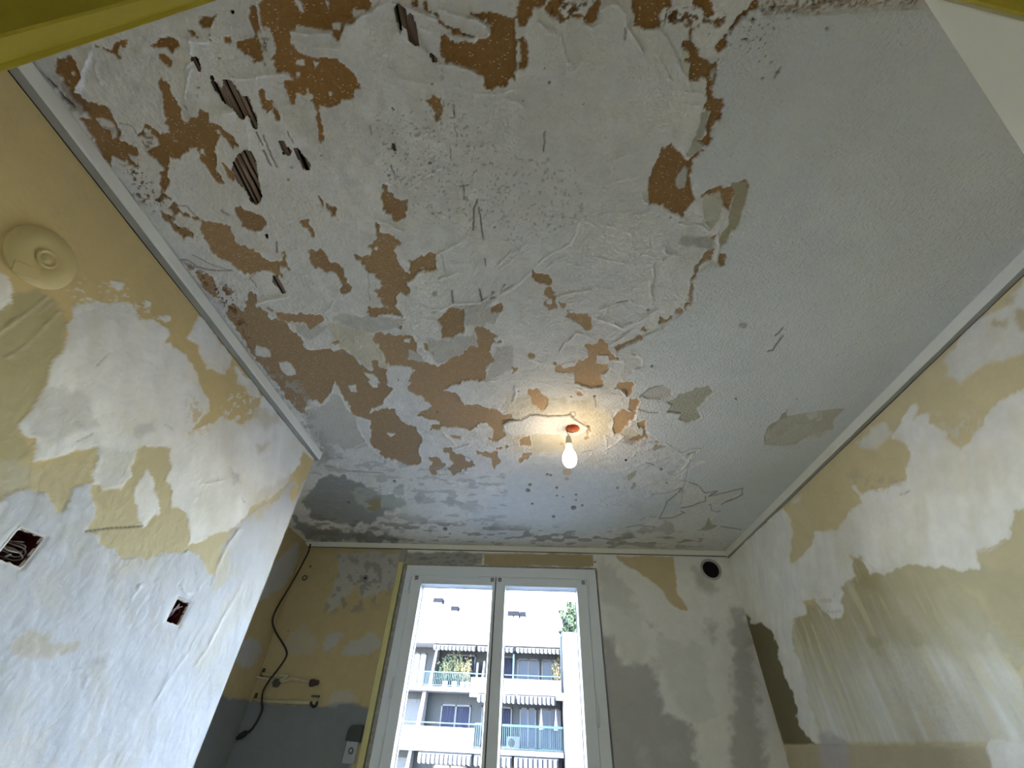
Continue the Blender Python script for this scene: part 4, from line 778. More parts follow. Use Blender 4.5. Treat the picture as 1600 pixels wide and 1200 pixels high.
# side of the recess, the door wall, floor, hall
N = wall_surf(0, -1.60, np.arange(1.60, 2.866, .0062), zs, (1, 0, 0), TAN * .85)
for i, p in enumerate(T(320, 840, 1 / .3, '''380,130 440,60 480,40 492,120 440,200 400,270 300,330 200,420 200,300
200,540 240,525 290,540 285,600 270,650 200,670 160,640
-100,830 250,840 250,1300 -100,1300''')): N.patch(p, (.42, .42, .41) if i < 2 else (.19, .205, .215), N.white_h, 11 + i, rough=4, soft=3)
mN = N.build('wall_recess', {0: M_WALL}, {0: 'wall_recess', 11: 'filler_patch', 12: 'filler_patch', 13: 'grey_render'})
tag(mN[0], 'side wall of the dark recess behind the partition', kind='structure')
wm = mat('plain_wall', (.70, .67, .58), rough=.85, vary=.06, vscale=4, bump=.001, bscale=30)
b = MB(); b.box((-1.66, 1.2, 0), (-1.604, 2.9, 2.55)); b.box((-1.66, 1.58, 0), (-1.12, 1.62, 2.5)); b.build('wall_core', wm, mN[0])
b = MB(); b.box((1.262, -.1, 0), (1.32, 2.9, 2.55)); b.build('wall_core', wm, mR[0])
om = mat('own_facade', (.45, .44, .41), rough=.9, vary=.05, vscale=1)
b = MB(); b.box((-9, -10, 2.63), (40, 3.16, 37.4)); b.box((1.41, -10, -8), (40, 3.16, 2.63)); b.box((-9, -10, -8), (-1.76, 3.16, 2.63)); b.box((-1.76, -10, -8), (1.41, 3.16, -.06)); b.box((-1.76, -10, -.06), (1.41, -1.7, 2.63))  # unseen mass around the room, height chosen to shade yard and facade opposite
tag(b.build('wall_outer', om), 'unseen bulk of the building this room belongs to, sized for its shadow', kind='structure')
HD = .50; JX0, JX1 = -.23, .322
b = MB(); b.box((-1.66, -.09, 0), (JX0 - .02, .034, 2.55)); b.box((JX1 + .05, -.09, 0), (1.3, .034, 2.55)); b.box((JX0 - .02, -.09, 1.5 + HD + .03), (JX1 + .05, .034, 2.55))
o = b.build('wall_door_side', wm); tag(o, 'wall round the doorway behind the viewpoint', kind='structure')
b = MB(); b.box((-1.66, -.1, -.05), (1.3, 2.9, 0)); tag(b.build('floor', M_CONC), 'bare screed floor', kind='structure')
hm = mat('hall_wall', (.45, .42, .34), rough=.9)
b = MB(); b.box((-1.2, -1.6, -.05), (1.2, -.09, 0)); b.box((-1.2, -1.6, 2.5), (1.2, -.09, 2.55)); b.box((-1.25, -1.6, 0), (-1.2, -.09, 2.5)); b.box((1.2, -1.6, 0), (1.25, -.09, 2.5)); b.box((-1.25, -1.65, 0), (1.25, -1.6, 2.5))
tag(b.build('wall_hall', hm), 'unlit hall behind the doorway', kind='structure')

# ------------------------------------------------------------------ cornice battens
def batten(poly, a, b_, axis, name, label, m=M_TRIM):
    mb = MB(); mb.prism(poly, a, b_, axis); me = mb.mesh(name); bm = bmesh.new(); bm.from_mesh(me)
    bmesh.ops.recalc_face_normals(bm, faces=bm.faces)
    bmesh.ops.bevel(bm, geom=bm.edges[:], offset=.0015, segments=1, affect='EDGES'); bm.to_mesh(me); bm.free()
    return tag(link(name, me, m), label, kind='structure')
t1 = batten([(-1.034, 2.4585), (-1.010, 2.462), (-1.007, 2.466), (-1.007, 2.4985), (-1.034, 2.4985)], .036, 1.672, 1, 'trim_1', 'pale batten along the top of the left wall, sawn off at the partition end')
t2 = batten([(1.254, 2.4600), (1.2345, 2.4615), (1.2320, 2.465), (1.2320, 2.4985), (1.254, 2.4985)], .036, 2.862, 1, 'trim_2', 'pale batten along the top of the right wall')
t3 = batten([(2.864, 2.466), (2.847, 2.467), (2.845, 2.470), (2.845, 2.4985), (2.864, 2.4985)], -1.578, 1.236, 0, 'trim_3', 'pale batten above the window')
batten([(2.862, .02), (2.862, 2.463), (2.852, 2.463), (2.852, .02)], -.915, -.873, 0, 'trim_4', 'narrow yellow upright batten left of the window', M_YELLOW)
b = MB(); b.box((-.915, 2.8505, 2.38), (-.873, 2.853, 2.463)); b.build('bare_end', M_TRIMDARK, bpy.data.objects['trim_4'])
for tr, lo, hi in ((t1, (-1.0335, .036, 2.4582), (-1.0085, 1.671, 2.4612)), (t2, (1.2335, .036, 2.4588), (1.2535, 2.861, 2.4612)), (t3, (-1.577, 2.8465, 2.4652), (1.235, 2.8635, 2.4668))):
    b = MB(); b.box(lo, hi, .0005); b.build('batten_underside', M_TRIMDARK, tr)  # strip along each batten's underside, darker than its face
    g = list(lo), list(hi)
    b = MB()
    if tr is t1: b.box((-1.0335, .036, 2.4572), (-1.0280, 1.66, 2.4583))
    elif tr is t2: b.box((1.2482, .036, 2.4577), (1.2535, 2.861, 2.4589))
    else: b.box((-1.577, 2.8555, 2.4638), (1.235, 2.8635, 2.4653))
    b.build('joint_strip', M_DARK, tr)  # solid black strip along the joint, not an opening
# dark gaps: shadow line at the back batten, black joint
b = MB(); b.box((-1.60, 2.846, 2.4975), (-1.30, 2.87, 2.501)); 

# ------------------------------------------------------------------ doorway: left jamb, right jamb, leaf
z1 = 1.5 + HD
jp = [(JX0, -.09), (JX0, .0290), (JX0 - .0006, .0304), (JX0 - .0018, .0312), (-.2430, .0385), (-.2440, .0396), (-.2442, .0404), (-.2448, .0420), (-.2458, .0426), (-.34, .0426), (-.34, .030), (-.262, .030), (-.262, -.09)]
j = MB().prism(jp, 0, z1 + .04, 2).build('trim_5', M_OLIVE); tag(j, 'olive-yellow gloss door jamb with moulded edge, left of the doorway', kind='structure')
jr = MB().prism([(JX1, -.09), (JX1, .062), (JX1 + .001, .0655), (JX1 + .004, .068), (JX1 + .05, .068), (JX1 + .05, -.09)], 0, z1 + .04, 2).build('trim_6', M_OLIVE); tag(jr, 'olive gloss door jamb on the hinge side', kind='structure')
hd = MB().box((JX0, -.09, z1 + .002), (JX1, .030, z1 + .04)).build('trim_7', M_OLIVE); tag(hd, 'olive gloss door head', kind='structure')
door = tag(empty('door_1', (JX1 + .004, .0705, 0), (0, 0, math.atan2(.570, .822))), 'off-white flush door leaf opened into the room', kind='structure')
b = MB().box((0, -.036, .01), (.56, 0, 1.5 + HD - .004), .002); b.build('leaf', M_DOOR, door)
b = MB(); b.lathe([(0, 0), (.006, 0), (.006, .09), (0, .09)], (0, .004, 1.7), seg=12); b.lathe([(0, 0), (.006, 0), (.006, .09), (0, .09)], (0, .004, .25), seg=12); b.build('hinge', M_OLIVE, door)
M90 = Matrix.Rotation(math.radians(-90), 3, 'X')
h_ = MB(); h_.lathe([(0, 0), (.026, 0), (.026, .006), (.011, .009), (.011, .045), (.02, .052), (.024, .066), (.014, .078), (0, .08)], (.50, 0, 1.02), M90, 24); h_.build('door_knob', M_METAL, door)

# ------------------------------------------------------------------ window
win = tag(empty('window_1', (-.236, 2.86, .86)), 'white two-leaf window', kind='structure')
def wp(mb, name, m, parent=win, **kw):
    me = mb.mesh(name); me.transform(Matrix.Translation(-Vector(win.location))) if parent is win else None
    o = link(name, me, m, parent)
    if parent is not win: me.transform(Matrix.Translation(-Vector(win.location)))
    return o
FX0, FX1, FZ0, FZ1 = -.852, .380, .86, 2.361
fy0, fy1 = 2.851, 2.94
b = MB(); bv = .003
b.box((FX0, fy0, FZ0), (FX0 + .053, fy1, FZ1), bv); b.box((FX1 - .060, fy0, FZ0), (FX1, fy1, FZ1), bv); b.box((FX0 + .05, fy0, FZ1 - .060), (FX1 - .05, fy1, FZ1), bv); b.box((FX0 + .05, fy0, FZ0), (FX1 - .05, fy1, FZ0 + .06), bv)
wp(b, 'window_frame', M_PVC)
def sash(x0, x1, g0, g1, hinge_left):
    z0, z1, gz0, gz1 = FZ0 + .064, 2.2975, FZ0 + .15, 2.236; y0, y1, yg = 2.843, 2.915, 2.889
    b = MB()
    b.box((x0, y0, z0), (g0 - .010, y1, z1), .004); b.box((g1 + .010, y0, z0), (x1, y1, z1), .004); b.box((g0 - .012, y0, gz1 + .010), (g1 + .012, y1, z1), .004); b.box((g0 - .012, y0, z0), (g1 + .012, y1, gz0 - .010), .004)
    fr = wp(b, 'sash', M_PVC)
    # bevelled glazing bead
    b = MB()
    o4 = [(g0 - .012, gz0 - .012), (g1 + .012, gz0 - .012), (g1 + .012, gz1 + .012), (g0 - .012, gz1 + .012)]; i4 = [(g0, gz0), (g1, gz0), (g1, gz1), (g0, gz1)]
    vs = [(x, y0 + .006, z) for x, z in o4] + [(x, yg, z) for x, z in i4] + [(x, y1, z) for x, z in i4] + [(x, y1, z) for x, z in o4]
    fs = []
    for k in range(4):
        n = (k + 1) % 4; fs += [[k, n, 4 + n, 4 + k], [4 + k, 4 + n, 8 + n, 8 + k], [8 + k, 8 + n, 12 + n, 12 + k]]
    b.add(vs, fs); wp(b, 'glazing_bead', M_PVC, fr)
    b = MB(); b.box((g0 - .006, yg + .001, gz0 - .006), (g1 + .006, yg + .005, gz1 + .006)); wp(b, 'pane', M_GLASS, fr)
    b = MB(); e = .003
    for a_, c_ in (((g0 - e, yg - .001, gz0), (g0 + .002, yg + .001, gz1)), ((g1 - .002, yg - .001, gz0), (g1 + e, yg + .001, gz1)), ((g0, yg - .001, gz1 - .002), (g1, yg + .001, gz1 + e)), ((g0, yg - .001, gz0 - e), (g1, yg + .001, gz0 + .002))): b.box(a_, c_)
    wp(b, 'gasket', M_GASKET, fr)
    return fr
sl = sash(-.798, -.2615, -.727, -.289, True); sr = sash(-.2555, .319, -.186, .244, False)
b = MB(); b.box((-.2618, 2.848, .93), (-.2552, 2.9, 2.295)); wp(b, 'sash_joint', M_GASKET)
for sx, sz, s in ((-.773, 2.281, sl), (-.281, 2.281, sl), (-.233, 2.282, sr), (.296, 2.279, sr)):
    b = MB(); b.box((sx - .011, 2.8395, sz - .012), (sx + .011, 2.8435, sz + .012), .001); o = wp(b, 'corner_clip', M_GREYP, s)
b = MB(); b.box((-.645, 2.834, 2.286), (-.368, 2.845, 2.302), .002); b.box((-.625, 2.832, 2.291), (-.39, 2.8345, 2.297)); wp(b, 'trickle_vent', M_PVC, sl)
def hinge(x, zc, s):
    b = MB(); b.box((x - .007, 2.838, zc - .048), (x + .007, 2.8515, zc + .048), .004); b.lathe([(0, -.05), (.0045, -.05), (.0045, .05), (0, .05)], (x, 2.8375, zc), seg=10); wp(b, 'hinge', M_PVC, s)
hinge(-.803, 2.235, sl); hinge(-.803, 1.70, sl); hinge(-.803, 1.06, sl); hinge(.3255, 2.250, sr); hinge(.3255, 1.62, sr); hinge(.3255, 1.06, sr)
b = MB(); b.box((-.252, 2.826, 1.12), (-.226, 2.838, 1.26), .004); b.tube([(-.239, 2.826, 1.19), (-.239, 2.79, 1.19), (-.239, 2.785, 1.18), (-.239, 2.783, 1.08)], .008, 10); wp(b, 'window_handle', M_PVC, sr)
b = MB(); b.box((FX0 - .02, 2.80, FZ0 - .035), (FX1 + .02, 2.87, FZ0 - .002), .004); wp(b, 'window_sill', M_PVC)

# ------------------------------------------------------------------ light point
def ray(px, py):
    v = np.array([px - 800, py - 600, FPX]); return np.array([v @ _r, v @ _d, v @ _u]) if False else (v[0] * np.array([_r[0], _d[0], _u[0]]) + v[1] * np.array([_r[1], _d[1], _u[1]]) + v[2] * np.array([_r[2], _d[2], _u[2]]))
def at(px, py, axis, val):
    v = ray(px, py); o = np.array([0, 0, CAM_Z]); t = (val - o[axis]) / v[axis]; return Vector(o + v * t)
jb = tag(empty('ceiling_box', (.150, 1.451, 2.5)), 'round orange-red electrical box recessed in the ceiling above the bulb', 'electrical box')
b = MB(); b.lathe([(.0285, -.0005), (.0285, .034), (.0, .034)], (0, 0, 0), seg=40); b.lathe([(.0300, .001), (.0302, -.0012), (.0275, -.0015), (.0275, .03)], (0, 0, 0), seg=40); b.build('box', M_ORANGE, jb)
b = MB(); b.box((-.012, -.004, .026), (.012, .008, .034), .001); b.build('terminal_block', mat('terminal', (.12, .03, .02)), jb)
for sx in (-.021, .021):
    b = MB(); b.lathe([(0, .020), (.0035, .020), (.0035, .03)], (sx, .006, 0), seg=10); b.build('screw', M_METAL, jb)
pend = tag(empty('pendant_bulb', (.131, 1.450, 2.5)), 'glowing bare bulb in a white lampholder hanging on two short wires', 'light bulb')
b = MB(); b.tube([(.006, .0, .026), (.000, .002, .0), (-.004, .003, -.020), (-.001, .001, -.034), (.001, 0, -.045)], .0011, 6); b.build('wire', mat('wire_dark', (.04, .03, .03)), pend)
b = MB(); b.tube([(.022, .002, .026), (.014, .0, .0), (.008, -.002, -.018), (.002, 0, -.033), (-.001, 0, -.045)], .0011, 6); b.build('wire', mat('wire_pale', (.35, .33, .30)), pend)
b = MB(); b.lathe([(0, -.041), (.006, -.041), (.0085, -.044), (.0100, -.050), (.0125, -.066), (.0130, -.070), (.0130, -.078), (.0155, -.080), (.0158, -.083), (.0130, -.0855), (.0130, -.090), (0, -.090)], (0, 0, 0), seg=32); b.build('lampholder', M_SOCKET, pend)
b = MB(); prof = [(.0120, -.088), (.0130, -.096), (.0142, -.104), (.0175, -.113), (.0225, -.122), (.0262, -.132), (.0280, -.143), (.0282, -.151), (.0268, -.161), (.0234, -.170), (.0178, -.177), (.0100, -.1815), (.0, -.183)]
b.lathe(prof, (0, 0, 0), seg=40); b.build('bulb', M_BULB, pend)

# ------------------------------------------------------------------ left wall fittings
cv = tag(empty('round_cover', (-1.03, .448, 2.229), (0, math.radians(90), 0)), 'round ochre-painted cover plate high on the left wall', 'cover plate')
b = MB(); b.lathe([(.0640, -.001), (.0645, .0035), (.0630, .0058), (.0180, .0075), (.0175, .0070)], (0, 0, 0), seg=64); b.lathe([(.0178, .0068), (0, .0068)], (0, 0, 0), seg=32); b.build('plate', M_COVER, cv)
b = MB(); b.lathe([(.0200, .0065), (.0195, .0098), (.0175, .0108), (.0150, .0095), (.0130, .0070), (.0100, .0070), (.0085, .0095), (.0, .0100)], (-.002, .004, 0), seg=40); b.build('rim', M_COVER, cv)
b = MB(); b.box((.028, -.045, .004), (.050, .0, .0072), .0012, Matrix.Rotation(.5, 4, 'Z')); b.build('shallow_step', M_COVER, cv)
def wall_box(yc, zc, label, spec):
    t = tag(empty('wall_box', (-1.03, yc, zc)), label, 'electrical box', 'open wall boxes in the left wall')
    b = MB(); w, h = .0265, .029; d = .040
    o4 = [(-w, -h), (w, -h), (w, h), (-w, h)]; 
    vs = [(-.0005, y, z) for y, z in o4] + [(-d, y * .95, z * .95) for y, z in o4] + [(-.0005, y * 1.06, z * 1.06) for y, z in o4]
    fs = [[4, 5, 6, 7]] + [[k, (k + 1) % 4, 4 + (k + 1) % 4, 4 + k] for k in range(4)] + [[8 + k, 8 + (k + 1) % 4, (k + 1) % 4, k] for k in range(4)]
    b.add(vs, fs); b.build('box', M_REDBOX, t)
    # chipped plaster lip round the opening
    rnd = random.Random(int(yc * 1000)); pts = []
    n = 36
    for k in range(n):
        a = 2 * math.pi * k / n; m = max(abs(math.cos(a)) / w, abs(math.sin(a)) / h); r = 1 / m
        pts.append((math.cos(a) * r, math.sin(a) * r))
    vs = []
    for y, z in pts:
        j_ = rnd.uniform(.90, 1.02); vs.append((-.004, y * j_, z * j_)); vs.append((.0012, y * 1.03, z * 1.03)); vs.append((.0002, y * 1.17, z * 1.17))
    fs = []
    for k in range(n):
        a = 3 * k; c_ = 3 * ((k + 1) % n); fs += [[a, c_, c_ + 1, a + 1], [a + 1, c_ + 1, c_ + 2, a + 2]]
    b = MB(); b.add(vs, fs, True); b.build('chipped_edge', mat('chipped_plaster', (.60, .58, .53), rough=.9), t)
    for pts, m, r in spec:
        P_ = [Vector(p) for p in pts]; Q = []
        for i in range(len(P_) - 1):
            p0, p1, p2, p3 = P_[max(i - 1, 0)], P_[i], P_[i + 1], P_[min(i + 2, len(P_) - 1)]
            for s in range(6):
                u = s / 6; Q.append(.5 * ((2 * p1) + (p2 - p0) * u + (2 * p0 - 5 * p1 + 4 * p2 - p3) * u * u + (-p0 + 3 * p1 - 3 * p2 + p3) * u ** 3))
        Q.append(P_[-1]); b = MB(); b.tube(Q, r, 7); b.build('wire', m, t)
    return t
wall_box(.804, 1.757, 'wall box stuffed with looped grey wires, at the left edge of the photo', [
    ([(-.030, -.024, .010), (-.012, -.010, .004), (-.006, .012, .002), (-.008, .023, -.006), (-.014, .012, -.014), (-.016, -.008, -.010), (-.02, -.026, -.012)], M_WIREG, .0016),
    ([(-.030, -.022, -.004), (-.010, -.008, -.003), (-.004, .010, -.008), (-.006, .022, -.014), (-.014, .015, -.020), (-.022, -.004, -.018)], M_WIREG, .0015),
    ([(-.034, -.010, .012), (-.010, .002, .008), (-.006, .012, .006), (-.010, .016, -.001), (-.012, .004, -.006), (-.01, -.012, -.004)], M_WIREG, .0014),
    ([(-.034, .020, .018), (-.014, .010, .014), (-.010, -.006, .010), (-.020, -.020, .004)], M_WIREB, .0016),
    ([(-.008, -.026, -.006), (-.003, -.012, -.010), (-.004, .004, -.008), (-.010, .018, -.004)], mat('wire_cream', (.32, .28, .20)), .0014),
    ([(-.030, .010, -.024), (-.006, -.002, -.014), (-.004, -.010, -.020)], M_WIREG, .0014)])
wall_box(1.298, 1.7465, 'dark red wall box with a few bent wire ends, nearer the partition edge', [
    ([(-.034, -.010, -.022), (-.010, -.014, -.010), (-.004, -.008, .006), (-.003, -.002, .016)], M_WIREG, .0016),
    ([(-.034, -.016, -.020), (-.008, -.018, -.004), (-.004, -.010, .008), (-.003, -.006, .020)], mat('wire_pale2', (.42, .36, .36)), .0015),
    ([(-.030, -.004, -.024), (-.010, -.006, -.010), (-.004, -.008, .004), (-.002, .004, .014)], mat('wire_pink', (.34, .20, .19)), .0015),
    ([(-.002, .002, .0125), (.0005, .006, .0155)], M_METAL, .0014),
    ([(-.030, .018, .020), (-.012, .022, .006), (-.020, .020, -.010)], M_WIREB, .0015)])

# ------------------------------------------------------------------ back wall fittings
YB = 2.86
vt = tag(empty('vent_hole', (1.115, 2.86, 2.383), (math.radians(90), 0, 0)), 'round black vent duct opening high in the corner right of the window', 'vent')
b = MB(); b.lathe([(.066, -.002), (.064, .006), (.059, .009), (.052, .007), (.050, 0), (.050, -.033)], (0, 0, 0), seg=48); b.build('collar', mat('vent_collar', (.42, .42, .39), rough=.8, vary=.1, vscale=60), vt)
b = MB(); b.lathe([(.0495, -.001), (.0485, -.004), (.0480, -.032), (0, -.032)], (0, 0, 0), seg=48); b.build('duct', M_DARK, vt)  # shallow cup coloured black in place of a deep duct's shade

def cat(pts, n=6):
    P_ = [Vector(p) for p in pts]; Q = []
    for i in range(len(P_) - 1):
        p0, p1, p2, p3 = P_[max(i - 1, 0)], P_[i], P_[i + 1], P_[min(i + 2, len(P_) - 1)]
        for s in range(n):
            u = s / n; Q.append(.5 * ((2 * p1) + (p2 - p0) * u + (2 * p0 - 5 * p1 + 4 * p2 - p3) * u * u + (-p0 + 3 * p1 - 3 * p2 + p3) * u ** 3))
    Q.append(P_[-1]); return Q
cp = []
for x, y in ((485, 850), (482, 862), (476, 874), (466, 893), (450, 921), (438, 941), (429, 958), (426, 972), (431, 988), (441, 1004), (447.5, 1017), (446, 1028), (434, 1046), (420, 1064), (411, 1080), (409, 1096), (409.5, 1108), (404, 1122), (395, 1137), (388, 1145)):
    p = at(x, y, 1, 2.838)
    if p.x < -1.586: p = at(x, y, 0, -1.586)
    cp.append(p)
cb = tag(empty('hanging_cable', cp[0]), 'loose black cable snaking down the corner of the recess', 'cable')
b = MB(); b.tube([p - cp[0] for p in cat(cp)], .0052, 8); b.build('cable', M_BLACK, cb)
e0 = at(386, 1144, 1, 2.835); e1 = at(376, 1150, 1, 2.835)
dd = (e1 - e0).normalized()
b = MB(); b.tube([e0 - cp[0], e0 + dd * .008 - cp[0], e0 + dd * .01 - cp[0], e0 + dd * .038 - cp[0], e0 + dd * .042 - cp[0], e0 + dd * .052 - cp[0]], .01, 12, radii=[.007, .010, .0135, .0135, .010, .0095]); b.build('plug', M_BLACK, cb)
M = lambda x, y: (390 + x / 6.667, 1020 + y / 6.667)
def on(x, y, off=.014): return at(*M(x, y), 1, 2.86 - off)
pp = tag(empty('copper_pipe', on(60, 245)), 'upper cream-painted water pipe with a bend and capped valves, in the recess', 'pipe', 'cream-painted pipes in the recess')
o0 = Vector(pp.location)
b = MB(); b.tube([p - o0 for p in cat([on(60, 250), on(150, 270), on(240, 285), on(285, 300)], 4)], .0075, 10); b.build('pipe', M_PIPE, pp)
b = MB(); b.tube([p - o0 for p in cat([on(130, 218), on(260, 230), on(385, 238), on(392, 244, .018), on(340, 278), on(310, 292)], 4)], .0075, 10); b.build('pipe', M_PIPE, pp)
b = MB(); b.tube([p - o0 for p in cat([on(330, 298), on(380, 290), on(430, 272), on(540, 288), on(640, 304)], 4)], .0065, 10); b.build('pipe', M_PIPE, pp)
b = MB(); q = on(280, 315) - o0
b.lathe([(0, -.012), (.018, -.012), (.022, -.006), (.022, .008), (.016, .012), (.016, .02), (0, .02)], q, Matrix.Rotation(math.radians(90), 3, 'X'), 6, False); b.lathe([(0, .018), (.009, .018), (.009, .034), (0, .034)], q, Matrix.Rotation(math.radians(90), 3, 'X'), 16); b.build('valve', M_CLAMP, pp)
b = MB(); a_, c_ = on(632, 315) - o0, on(722, 308) - o0; v_ = c_ - a_; b.tube([a_, a_ + v_ * .45, a_ + v_ * .5, a_ + v_ * .85, a_ + v_], .016, 12, radii=[.018, .018, .013, .013, .009]); b.build('cap', M_CAPR, pp)
for x, y in ((70, 240), (140, 205)):
    b = MB(); q = on(x, y, .006) - o0; b.box((q.x - .005, q.y - .010, q.z - .02), (q.x + .005, q.y + .006, q.z + .02), .001); b.build('clip', M_CLAMP, pp)
lp = tag(empty('copper_pipe', on(50, 490)), 'lower cream-painted pipe ending in a dark hooked clip, in the recess', 'pipe', 'cream-painted pipes in the recess'); o0 = Vector(lp.location)
b = MB(); b.tube([p - o0 for p in (on(40, 492), on(250, 505), on(450, 515), on(645, 522))], .0085, 10); b.build('pipe', M_PIPE, lp)
b = MB(); b.tube([p - o0 for p in cat([on(645, 522), on(672, 525), on(688, 500), on(690, 465)], 4)], .007, 10); b.build('elbow', M_PIPE, lp)
b = MB(); b.tube([p - o0 for p in cat([on(640, 510, .024), on(645, 545, .024), on(668, 562, .024), on(695, 545, .024), on(703, 508, .024)], 5)], .0065, 8); b.build('hook', M_BLACK, lp)
b = MB(); q = on(690, 452) - o0; b.box((q.x - .022, q.y - .012, q.z - .005), (q.x + .020, q.y + .010, q.z + .005), .002); b.build('clip', M_CLAMP, lp)
for x, y in ((60, 465),):
    b = MB(); q = on(x, y, .006) - o0; b.box((q.x - .005, q.y - .010, q.z - .02), (q.x + .005, q.y + .006, q.z + .02), .001); b.build('clip', M_CLAMP, lp)
# small ring and screw plates
rg = tag(empty('wall_plug', at(570.5, 904, 1, 2.86), (math.radians(90), 0, 0)), 'small round wall plug with filler ring left of the window', 'wall plug', 'plugs in the back wall')
b = MB(); b.lathe([(.024, -.001), (.021, .004), (.013, .005), (.010, .001), (.010, -.012), (0, -.012)], (0, 0, 0), seg=24); b.build('ring', mat('plug_ring', (.24, .235, .21), rough=.8), rg)
b = MB(); b.lathe([(0, .003), (.0085, .003), (.0085, -.01)], (.001, .001, 0), seg=12); b.build('screw', M_BLACK, rg)
rg2 = tag(empty('wall_plug', at(476, 903, 1, 2.86), (math.radians(90), 0, 0)), 'chipped wall plug beside the black cable near the recess corner', 'wall plug', 'plugs in the back wall')
b = MB(); b.lathe([(.019, -.001), (.016, .006), (.010, .005), (.009, -.01), (0, -.01)], (0, 0, 0), seg=9, smooth=False); b.build('ring', M_CLAMP, rg2)
b = MB(); b.lathe([(.009, -.001), (.007, .003), (0, .003)], (.020, .006, 0), seg=7, smooth=False); b.build('filler_blob', M_TRIMDARK, rg2)
# socket with sealed conduit by the batten
sk = tag(empty('wall_socket', on(1060, 1035, 0)), 'small grey socket plate under a dark rubber pad, beside the yellow batten', 'socket'); o0 = Vector(sk.location)
b = MB(); b.box((-.034, -.014, -.045), (.030, .002, .045), .004); b.build('plate', M_SWITCH, sk)
b = MB(); b.lathe([(.014, .012), (.013, .016), (.008, .016), (.007, .013), (0, .013)], (.0, 0, .006), Matrix.Rotation(math.radians(90), 3, 'X'), 20); b.build('outlet', M_CLAMP, sk)
b = MB(); pts = []
for k in range(9): a = math.pi / 2 + math.pi / 2 * k / 8; pts.append((-.010 + .028 * math.cos(a), .075 + .035 * math.sin(a)))
pts = [(.04, .11)] + pts + [(-.040, .045), (.040, .040)]
b.prism([(x, z) for x, z in pts], -.022, .0, 1); b.build('rubber_pad', mat('dark_pad', (.05, .055, .05), rough=.7), sk)

# ------------------------------------------------------------------ outside
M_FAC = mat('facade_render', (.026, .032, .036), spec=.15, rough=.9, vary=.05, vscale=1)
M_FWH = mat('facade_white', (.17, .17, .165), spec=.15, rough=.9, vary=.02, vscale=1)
M_ROOF = mat('roof_pale', (.22, .215, .205), spec=.15, rough=.9, vary=.05, vscale=1)
M_RAIL = mat('rail_paint', (.045, .08, .085), spec=.15, rough=.5)
M_AWN = mat('awning_cloth', (.17, .165, .155), spec=.15, rough=.9)
M_AWD = mat('awning_box', (.012, .014, .016), spec=.15, rough=.8)
M_WGL = mat('far_glass', (.012, .02, .035), rough=.12)
M_WFR = mat('far_frame', (.06, .068, .075), spec=.15, rough=.5)
M_CURT = mat('curtain', (.012, .017, .034), spec=.15, rough=.9)
M_SHUT = mat('roller_shutter', (.06, .07, .078), spec=.15, rough=.7)
M_LEAF = mat('leaf', (.035, .055, .018), rough=.7, vary=.3, vscale=8)
M_LEAFY = mat('leaf_yellow', (.11, .10, .035), rough=.7, vary=.25, vscale=8)
M_POT = mat('pot_white', (.75, .75, .72), rough=.7)
F = 33.0
def fx(px, py=1090, Y=F): return at(px, py, 1, Y).x
def fz(py, px=780, Y=F): return at(px, py, 1, Y).z
bd = tag(empty('apartment_building', (-3, 34, -8)), 'white apartment block across the yard with stacked balconies, awnings and a pale roof', 'building')
BO = Vector(bd.location)
def bp(mb, name, m, parent=bd, label=None):
    me = mb.mesh(name); me.transform(Matrix.Translation(-BO)); o = link(name, me, m, parent)
    if label: o['label'] = label
    return o
XL, XR = -14.0, 1.60
zA, zB, zC = 4.02, 1.10, -1.82          # balcony floors
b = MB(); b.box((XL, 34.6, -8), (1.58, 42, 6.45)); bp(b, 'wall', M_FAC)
b = MB()
rp = [(32.7, 6.36), (32.7, 6.55), (39.5, 10.4), (42, 10.4), (42, 6.36)]
b.prism(rp, XL - .5, 1.60, 0); bp(b, 'roof', M_ROOF)
def slab(x0, x1, z, label=None, y0=F):
    b = MB(); b.box((x0, y0, z - .24), (x1, 34.7, z)); return bp(b, 'balcony_slab', M_FWH)
for z in (zA, zB, zC, zC - 2.92): slab(XL, XR, z)
xs_ = fx(735, 1075)
def parapet(x0, x1, zt, zb, y=F - .12): b = MB(); b.box((x0, y, zb), (x1, y + .14, zt), .01); return bp(b, 'balcony_parapet', M_FWH)
parapet(xs_, fx(879, 1075), fz(1060), fz(1091)); parapet(XL, fx(741, 1150), fz(1135, 680), fz(1171, 680)); parapet(fx(741, 1240), XR, -.75, -1.9)
def railing(x0, x1, z0, z1, sp=.115, y=F - .04, bal=True):
    b = MB(); b.box((x0, y - .03, z1 - .06), (x1, y + .03, z1), .008); o = bp(b, 'railing', M_RAIL)
    if bal:
        b = MB(); b.box((x0, y - .015, z0 + .04), (x1, y + .015, z0 + .08)); n = int((x1 - x0) / sp)
        for k in range(n + 1): x = x0 + k * sp; b.add([(x - .012, y - .012, z0 + .04), (x + .012, y - .012, z0 + .04), (x, y + .012, z0 + .04), (x - .012, y - .012, z1 - .04), (x + .012, y - .012, z1 - .04), (x, y + .012, z1 - .04)], [[0, 1, 4, 3], [1, 2, 5, 4], [2, 0, 3, 5]])
        q = bp(b, 'balusters', M_RAIL, o); q['kind'] = 'stuff'
    return o
railing(XL, xs_, zA, fz(1049, 680)); railing(xs_, XR, zA, fz(1055, 820), bal=False); railing(XL, XR, zB + .9, fz(1130, 720), bal=False)
railing(fx(741, 1150), XR, zB, fz(1131, 780)); railing(XL, fx(745, 1240), zC, -.75)
for x, z0, z1 in ((fx(802, 1050), zA, 6.3),):
    b = MB(); b.box((x - .05, F - .1, z0), (x + .05, F, z0 + 1.9)); bp(b, 'post', M_RAIL)
